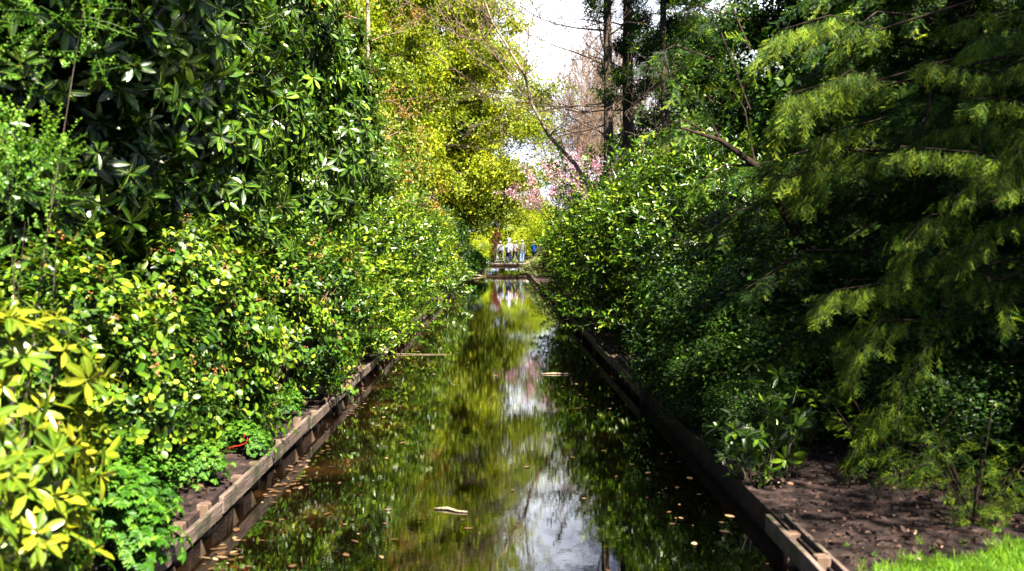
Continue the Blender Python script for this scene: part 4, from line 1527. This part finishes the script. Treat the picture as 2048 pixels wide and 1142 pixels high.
# ------------------------------------------------------------------ people
def skin_mesh(name, nodes, edges, rads, mat, parent, sub=1, extra=None, root=0):
    me = bpy.data.meshes.new(name + '_cage')
    me.from_pydata([tuple(v) for v in nodes], edges, [])
    o = bpy.data.objects.new(name + '_cage', me)
    COL.objects.link(o)
    sm = o.modifiers.new('skin', 'SKIN')
    sk = me.skin_vertices[0].data
    for i, r in enumerate(rads):
        sk[i].radius = (r, r) if not hasattr(r, '__len__') else r
        sk[i].use_root = (i == root)
    sb = o.modifiers.new('sub', 'SUBSURF')
    sb.levels = sub
    sb.render_levels = sub
    dg = bpy.context.evaluated_depsgraph_get()
    ev = o.evaluated_get(dg)
    m2 = bpy.data.meshes.new_from_object(ev)
    bpy.data.objects.remove(o)
    bpy.data.meshes.remove(me)
    if extra:
        bm = bmesh.new()
        bm.from_mesh(m2)
        for e in extra:
            b2 = bpy.data.meshes.new('tmp')
            e.to_mesh(b2)
            bm.from_mesh(b2)
            bpy.data.meshes.remove(b2)
            e.free()
        bm.to_mesh(m2)
        bm.free()
    m2.name = name
    m2.materials.clear()
    m2.polygons.foreach_set('use_smooth', [True] * len(m2.polygons))
    return link(name, m2, parent, mat)


SKIN = plain('skin', (.55, .33, .24), .6, .08)


def ell(c, r, seg=14, rot=None):
    b = bmesh.new()
    bmesh.ops.create_uvsphere(b, u_segments=seg, v_segments=10, radius=1)
    for v in b.verts:
        p = Vector((v.co.x * r[0], v.co.y * r[1], v.co.z * r[2]))
        if rot: p = rot @ p
        v.co = p + Vector(c)
    return b


def person(loc, rz, label, top, legs, hat=None, hair=(.12, .09, .07), H=1.74, stride=0.0, bend=0.0, arms='down', coat=.0, bag=None, group='people crossing the footbridge', shoe=(.05, .05, .05), turn=0.0):
    k = H / 1.74
    root = empty('person', loc, rz)
    root.scale = (k, k, k)
    tag(root, label, 'person', group)
    by = bend
    pel = Vector((0, 0, .93))
    spi = Vector((0, by * .12, 1.15))
    che = Vector((0, by * .32, 1.36))
    nek = Vector((0, by * .45, 1.49))
    hed = Vector((0, by * .52 + .015, 1.62))
    J = {}
    for s in (-1, 1):
        ph = stride * s
        J['sh', s] = che + Vector((s * .175, 0, .06))
        J['hip', s] = Vector((s * .09, 0, .88))
        J['kn', s] = Vector((s * .10, ph * .55 + .03, .49))
        J['an', s] = Vector((s * .10, ph * 1.0 - (.06 if ph < 0 else 0), .09 + (.05 if ph < 0 else 0)))
        J['to', s] = J['an', s] + Vector((0, .15, -.055 if ph >= 0 else -.09))
        if arms == 'down':
            J['el', s] = J['sh', s] + Vector((s * .06, -.02 - ph * .3, -.28))
            J['wr', s] = J['el', s] + Vector((s * .0, .07 - ph * .3, -.24))
        elif arms == 'front':
            J['el', s] = J['sh', s] + Vector((s * .07, .06, -.26))
            J['wr', s] = J['el', s] + Vector((-s * .03, .24, -.02))
        else:
            J['el', s] = J['sh', s] + Vector((s * .08, .10, -.24))
            J['wr', s] = J['el', s] + Vector((-s * .14, .16, .16))
    nodes = [pel, spi, che, nek, nek + Vector((0, .01, .07))]
    rads = [(.14, .11), (.13, .10), (.155, .11), .055, .052]
    edges = [(0, 1), (1, 2), (2, 3), (3, 4)]
    def add(p, par, r):
        nodes.append(p); rads.append(r); edges.append((par, len(nodes) - 1))
        return len(nodes) - 1
    ext = [ell(hed + Vector((0, 0, .0)), (.073, .092, .115))]
    ext.append(ell(hed + Vector((0, .095, -.012)), (.012, .018, .022), 8))        # nose
    ext.append(ell(hed + Vector((0, .083, -.052)), (.024, .010, .008), 8))        # mouth
    for s in (-1, 1):
        ext.append(ell(hed + Vector((s * .074, -.005, -.005)), (.012, .020, .030), 8))   # ears
        a = add(J['sh', s], 2, .055)
        a = add(J['el', s], a, .040)
        a = add(J['wr', s], a, .028)
        fd = (J['wr', s] - J['el', s]).normalized()
        pm = J['wr', s] + fd * .05
        lat = Vector((s, 0, 0))
        lat = (lat - fd * lat.dot(fd)).normalized()
        pn = fd.cross(lat)
        ext.append(ell(pm, (.030, .040, .048), 10, Matrix((pn, lat, fd)).transposed()))
        b = MB()
        for q, (o_, l_) in enumerate(((-.027, .062), (-.009, .072), (.009, .068), (.027, .054))):
            p0 = pm + fd * .036 + lat * o_
            crl = pn * (.35 if s > 0 else -.35)
            p1 = p0 + (fd + crl * .5).normalized() * l_ * .55
            p2 = p1 + (fd + crl * 2.2).normalized() * l_ * .5
            b.tube([p0, p1, p2], [.009, .0085, .006], 6)
        p0 = pm - fd * .01 - lat * .034
        b.tube([p0, p0 + (fd - lat * .9).normalized() * .032, p0 + (fd * 1.3 - lat * .7).normalized() * .062], [.011, .010, .007], 6)
        m_ = bpy.data.meshes.new('fingers')
        m_.from_pydata([tuple(v) for v in b.v], [], b.f)
        bb = bmesh.new(); bb.from_mesh(m_); bpy.data.meshes.remove(m_)
        ext.append(bb)
        a = add(J['hip', s], 0, .085)
        a = add(J['kn', s], a, .055)
        a = add(J['an', s], a, .038)
        a = add(J['to', s], a, .032)
    skin_mesh('body', nodes, edges, rads, SKIN, root, 1, ext)
    # jacket
    tm = plain('jacket_cloth', top, .8, .12, 30)
    nodes, rads, edges = [pel + Vector((0, 0, .02 - coat)), pel + Vector((0, 0, .13)), spi + Vector((0, 0, .05)), che + Vector((0, 0, .03)), nek + Vector((0, 0, -.01))], [(.185, .15), (.175, .14), (.165, .135), (.18, .13), (.07, .07)], [(0, 1), (1, 2), (2, 3), (3, 4)]
    for s in (-1, 1):
        a = add(J['sh', s], 3, .078)
        a = add(J['el', s], a, .062)
        a = add(J['el', s].lerp(J['wr', s], .92), a, .045)
    skin_mesh('jacket', nodes, edges, rads, tm, root, 1)
    lm = plain('trouser_cloth', legs, .85, .2, 30)
    nodes, rads, edges = [pel + Vector((0, 0, .04))], [(.155, .125)], []
    for s in (-1, 1):
        a = add(J['hip', s], 0, .10)
        a = add(J['kn', s], a, .072)
        a = add(J['an', s].lerp(J['kn', s], .06), a, .058)
    skin_mesh('trousers', nodes, edges, rads, lm, root, 1)
    sm = plain('shoe_leather', shoe, .5)
    for s in (-1, 1):
        mb = MB()
        an, to = J['an', s], J['to', s]
        mb.tube([an + Vector((0, -.06, -.045)), an + Vector((0, -.02, -.035)), an.lerp(to, .6) + Vector((0, 0, -.012)), to + Vector((0, .02, -.005))], [.035, .045, .044, .024], 8)
        mb.build('shoe', sm, root, True)
    b = ell(hed + Vector((0, -.018, .022)), (.081, .092, .106), 14)
    for v in list(b.verts):
        if v.co.y > hed.y + .035 and v.co.z < hed.z + .055: v.co.y = hed.y + .03
    m_ = bpy.data.meshes.new('hair'); b.to_mesh(m_); b.free()
    m_.polygons.foreach_set('use_smooth', [True] * len(m_.polygons))
    link('hair', m_, root, plain('hair', hair, .7))
    for s in (-1, 1):
        b = ell(hed + Vector((s * .028, .082, .008)), (.010, .008, .007), 8)
        m_ = bpy.data.meshes.new('eye'); b.to_mesh(m_); b.free()
        link('eye', m_, root, plain('eye', (.03, .02, .02), .3))
    if hat:
        mb = MB()
        c = hed + Vector((0, -.005, .05))
        mb.tube([c, c + Vector((0, 0, .035)), c + Vector((0, 0, .07)), c + Vector((0, 0, .088))], [.095, .092, .07, .03], 12)
        mb.tube([c + Vector((0, .03, .0)), c + Vector((0, .03, .008))], [.125, .12], 12)
        mb.build('hat', plain('hat_cloth', hat, .8, .1), root, True)
    if bag:
        mb = MB()
        mb.box(che + Vector((0, -.19 + by * 0, -.14)), (.30, .15, .42), rx=-by * .5)
        o = mb.build('backpack', plain('backpack_cloth', bag, .8, .2), root, bevel=.045)
        mb = MB()
        for s in (-1, 1):
            mb.tube([che + Vector((s * .10, -.14, .08)), che + Vector((s * .11, -.02, .155)), che + Vector((s * .11, .13, .06)), che + Vector((s * .12, .12, -.18)), che + Vector((s * .13, -.12, -.28))], .016, 6)
        mb.build('strap', o.data.materials[0], root)
    return root


FZ = DZ
def gx(px, Y): return at(px, 520, Y).x

person((gx(1001, BY + .8), BY + .8, FZ), .15, 'person in white hooded jacket with grey backpack, leftmost on the bridge', (.75, .75, .78), (.03, .03, .035), hat=(.66, .55, .42), H=1.66, bag=(.30, .33, .38), stride=.12, coat=.06)
person((gx(1015, BY + 1.2), BY + 1.2, FZ), -1.0, 'person in white top bending over a camera bag, second from left', (.66, .62, .66), (.03, .05, .16), H=1.52, hair=(.6, .55, .5), arms='front', bend=.35, stride=.15, bag=(.05, .05, .07))
person((gx(1030, BY + .9), BY + .9, FZ), -1.15, 'person in pale pink jacket striding with white cap and dark jeans', (.62, .44, .42), (.022, .025, .05), hat=(.8, .78, .74), H=1.70, stride=.30, arms='front', bend=.12, shoe=(.5, .5, .5))
person((gx(1044, BY + .8), BY + .8, FZ), .1, 'person in grey-green coat and light blue jeans seen from behind', (.17, .18, .14), (.22, .34, .55), hat=(.82, .80, .76), H=1.78, coat=.10, stride=.05)
person((gx(1069, BY + 1.0), BY + 1.0, FZ), -.5, 'person in bright blue raincoat at the right end of the bridge', (.02, .13, .62), (.05, .05, .07), H=1.70, hair=(.55, .42, .36), coat=.18, arms='front')
person((gx(1018, BY + 1.9), BY + 1.9, FZ), .2, 'tall person in white and violet carrying a child on the shoulders behind the others', (.42, .38, .62), (.08, .08, .12), H=1.80, hair=(.5, .45, .4))
# child sitting on the tall person's shoulders
kd = person((gx(1018, BY + 1.9), BY + 1.82, FZ + 1.02), .2, 'small child in white hat riding high on shoulders behind the others', (.75, .72, .78), (.18, .18, .4), hat=(.85, .83, .8), H=1.05, arms='front', stride=0)


# white tubular frames on the deck
def frame(x, y, lab, flip=1):
    root = empty('walking_frame', (x, y, FZ))
    tag(root, lab, 'walking frame', 'white walking frames on the bridge')
    wm = plain('white_tube', (.78, .78, .80), .35, .04)
    rm = plain('rubber', (.03, .03, .03), .7)
    for s in (-1, 1):
        mb = MB()
        mb.tube([(s * .36, -.15, .07), (s * .22, -.02, .48), (s * .20, .0, .54), (s * .02, .05, .27)], .017, 7)
        mb.build('leg_tube', wm, root, True)
        mb = MB()
        mb.tube([(s * .22, -.02, .48), (s * .24, .14, .80), (s * .24, .02, .84)], .016, 7)
        mb.build('handle', wm, root, True)
        for yy in (-.15, .25):
            mb = MB()
            mb.tube([(s * .36 - .015, yy, .07), (s * .36 + .015, yy, .07)], .07, 14)
            mb.build('wheel', rm, root, True)
        mb = MB()
        mb.tube([(s * .36, .25, .07), (s * .22, .05, .50)], .014, 6)
        mb.build('rear_tube', wm, root, True)
    mb = MB()
    mb.tube([(-.22, .02, .49), (.22, .02, .49)], .014, 6)
    mb.tube([(-.30, -.08, .24), (.30, -.08, .24)], .012, 6)
    mb.build('cross_bar', wm, root, True)
    mb = MB()
    mb.box((0, .10, .50), (.36, .20, .03))
    mb.build('seat', rm, root, bevel=.008)
    return root


frame(gx(1000, BY + .35), BY + .35, 'white walking frame in front of the person with the backpack')
frame(gx(1036, BY + .4), BY + .4, 'white walking frame between the pink jacket and the grey-green coat')
# small white dog / bag items on deck
mb = MB()
mb.box((0, 0, .10), (.24, .14, .18))
bagm = mb.build('carrier_bag', plain('white_plastic', (.75, .75, .73), .5), None, bevel=.03)
mb = MB()
mb.tube([(-.07, 0, .18), (-.05, 0, .28), (.05, 0, .28), (.07, 0, .18)], .008, 5)
mb.build('handle', bagm.data.materials[0], bagm)
bagm.location = (gx(975, BY + .3), BY + .3, DZ)
tag(bagm, 'small white carrier bag standing at the left end of the bridge deck', 'bag')
b2 = copy_tree(bagm)
b2.location = (gx(1055, BY + .5), BY + .5, DZ)
b2.rotation_euler = (0, 0, .7)
tag(b2, 'small white carrier bag right of the light blue jeans', 'bag')
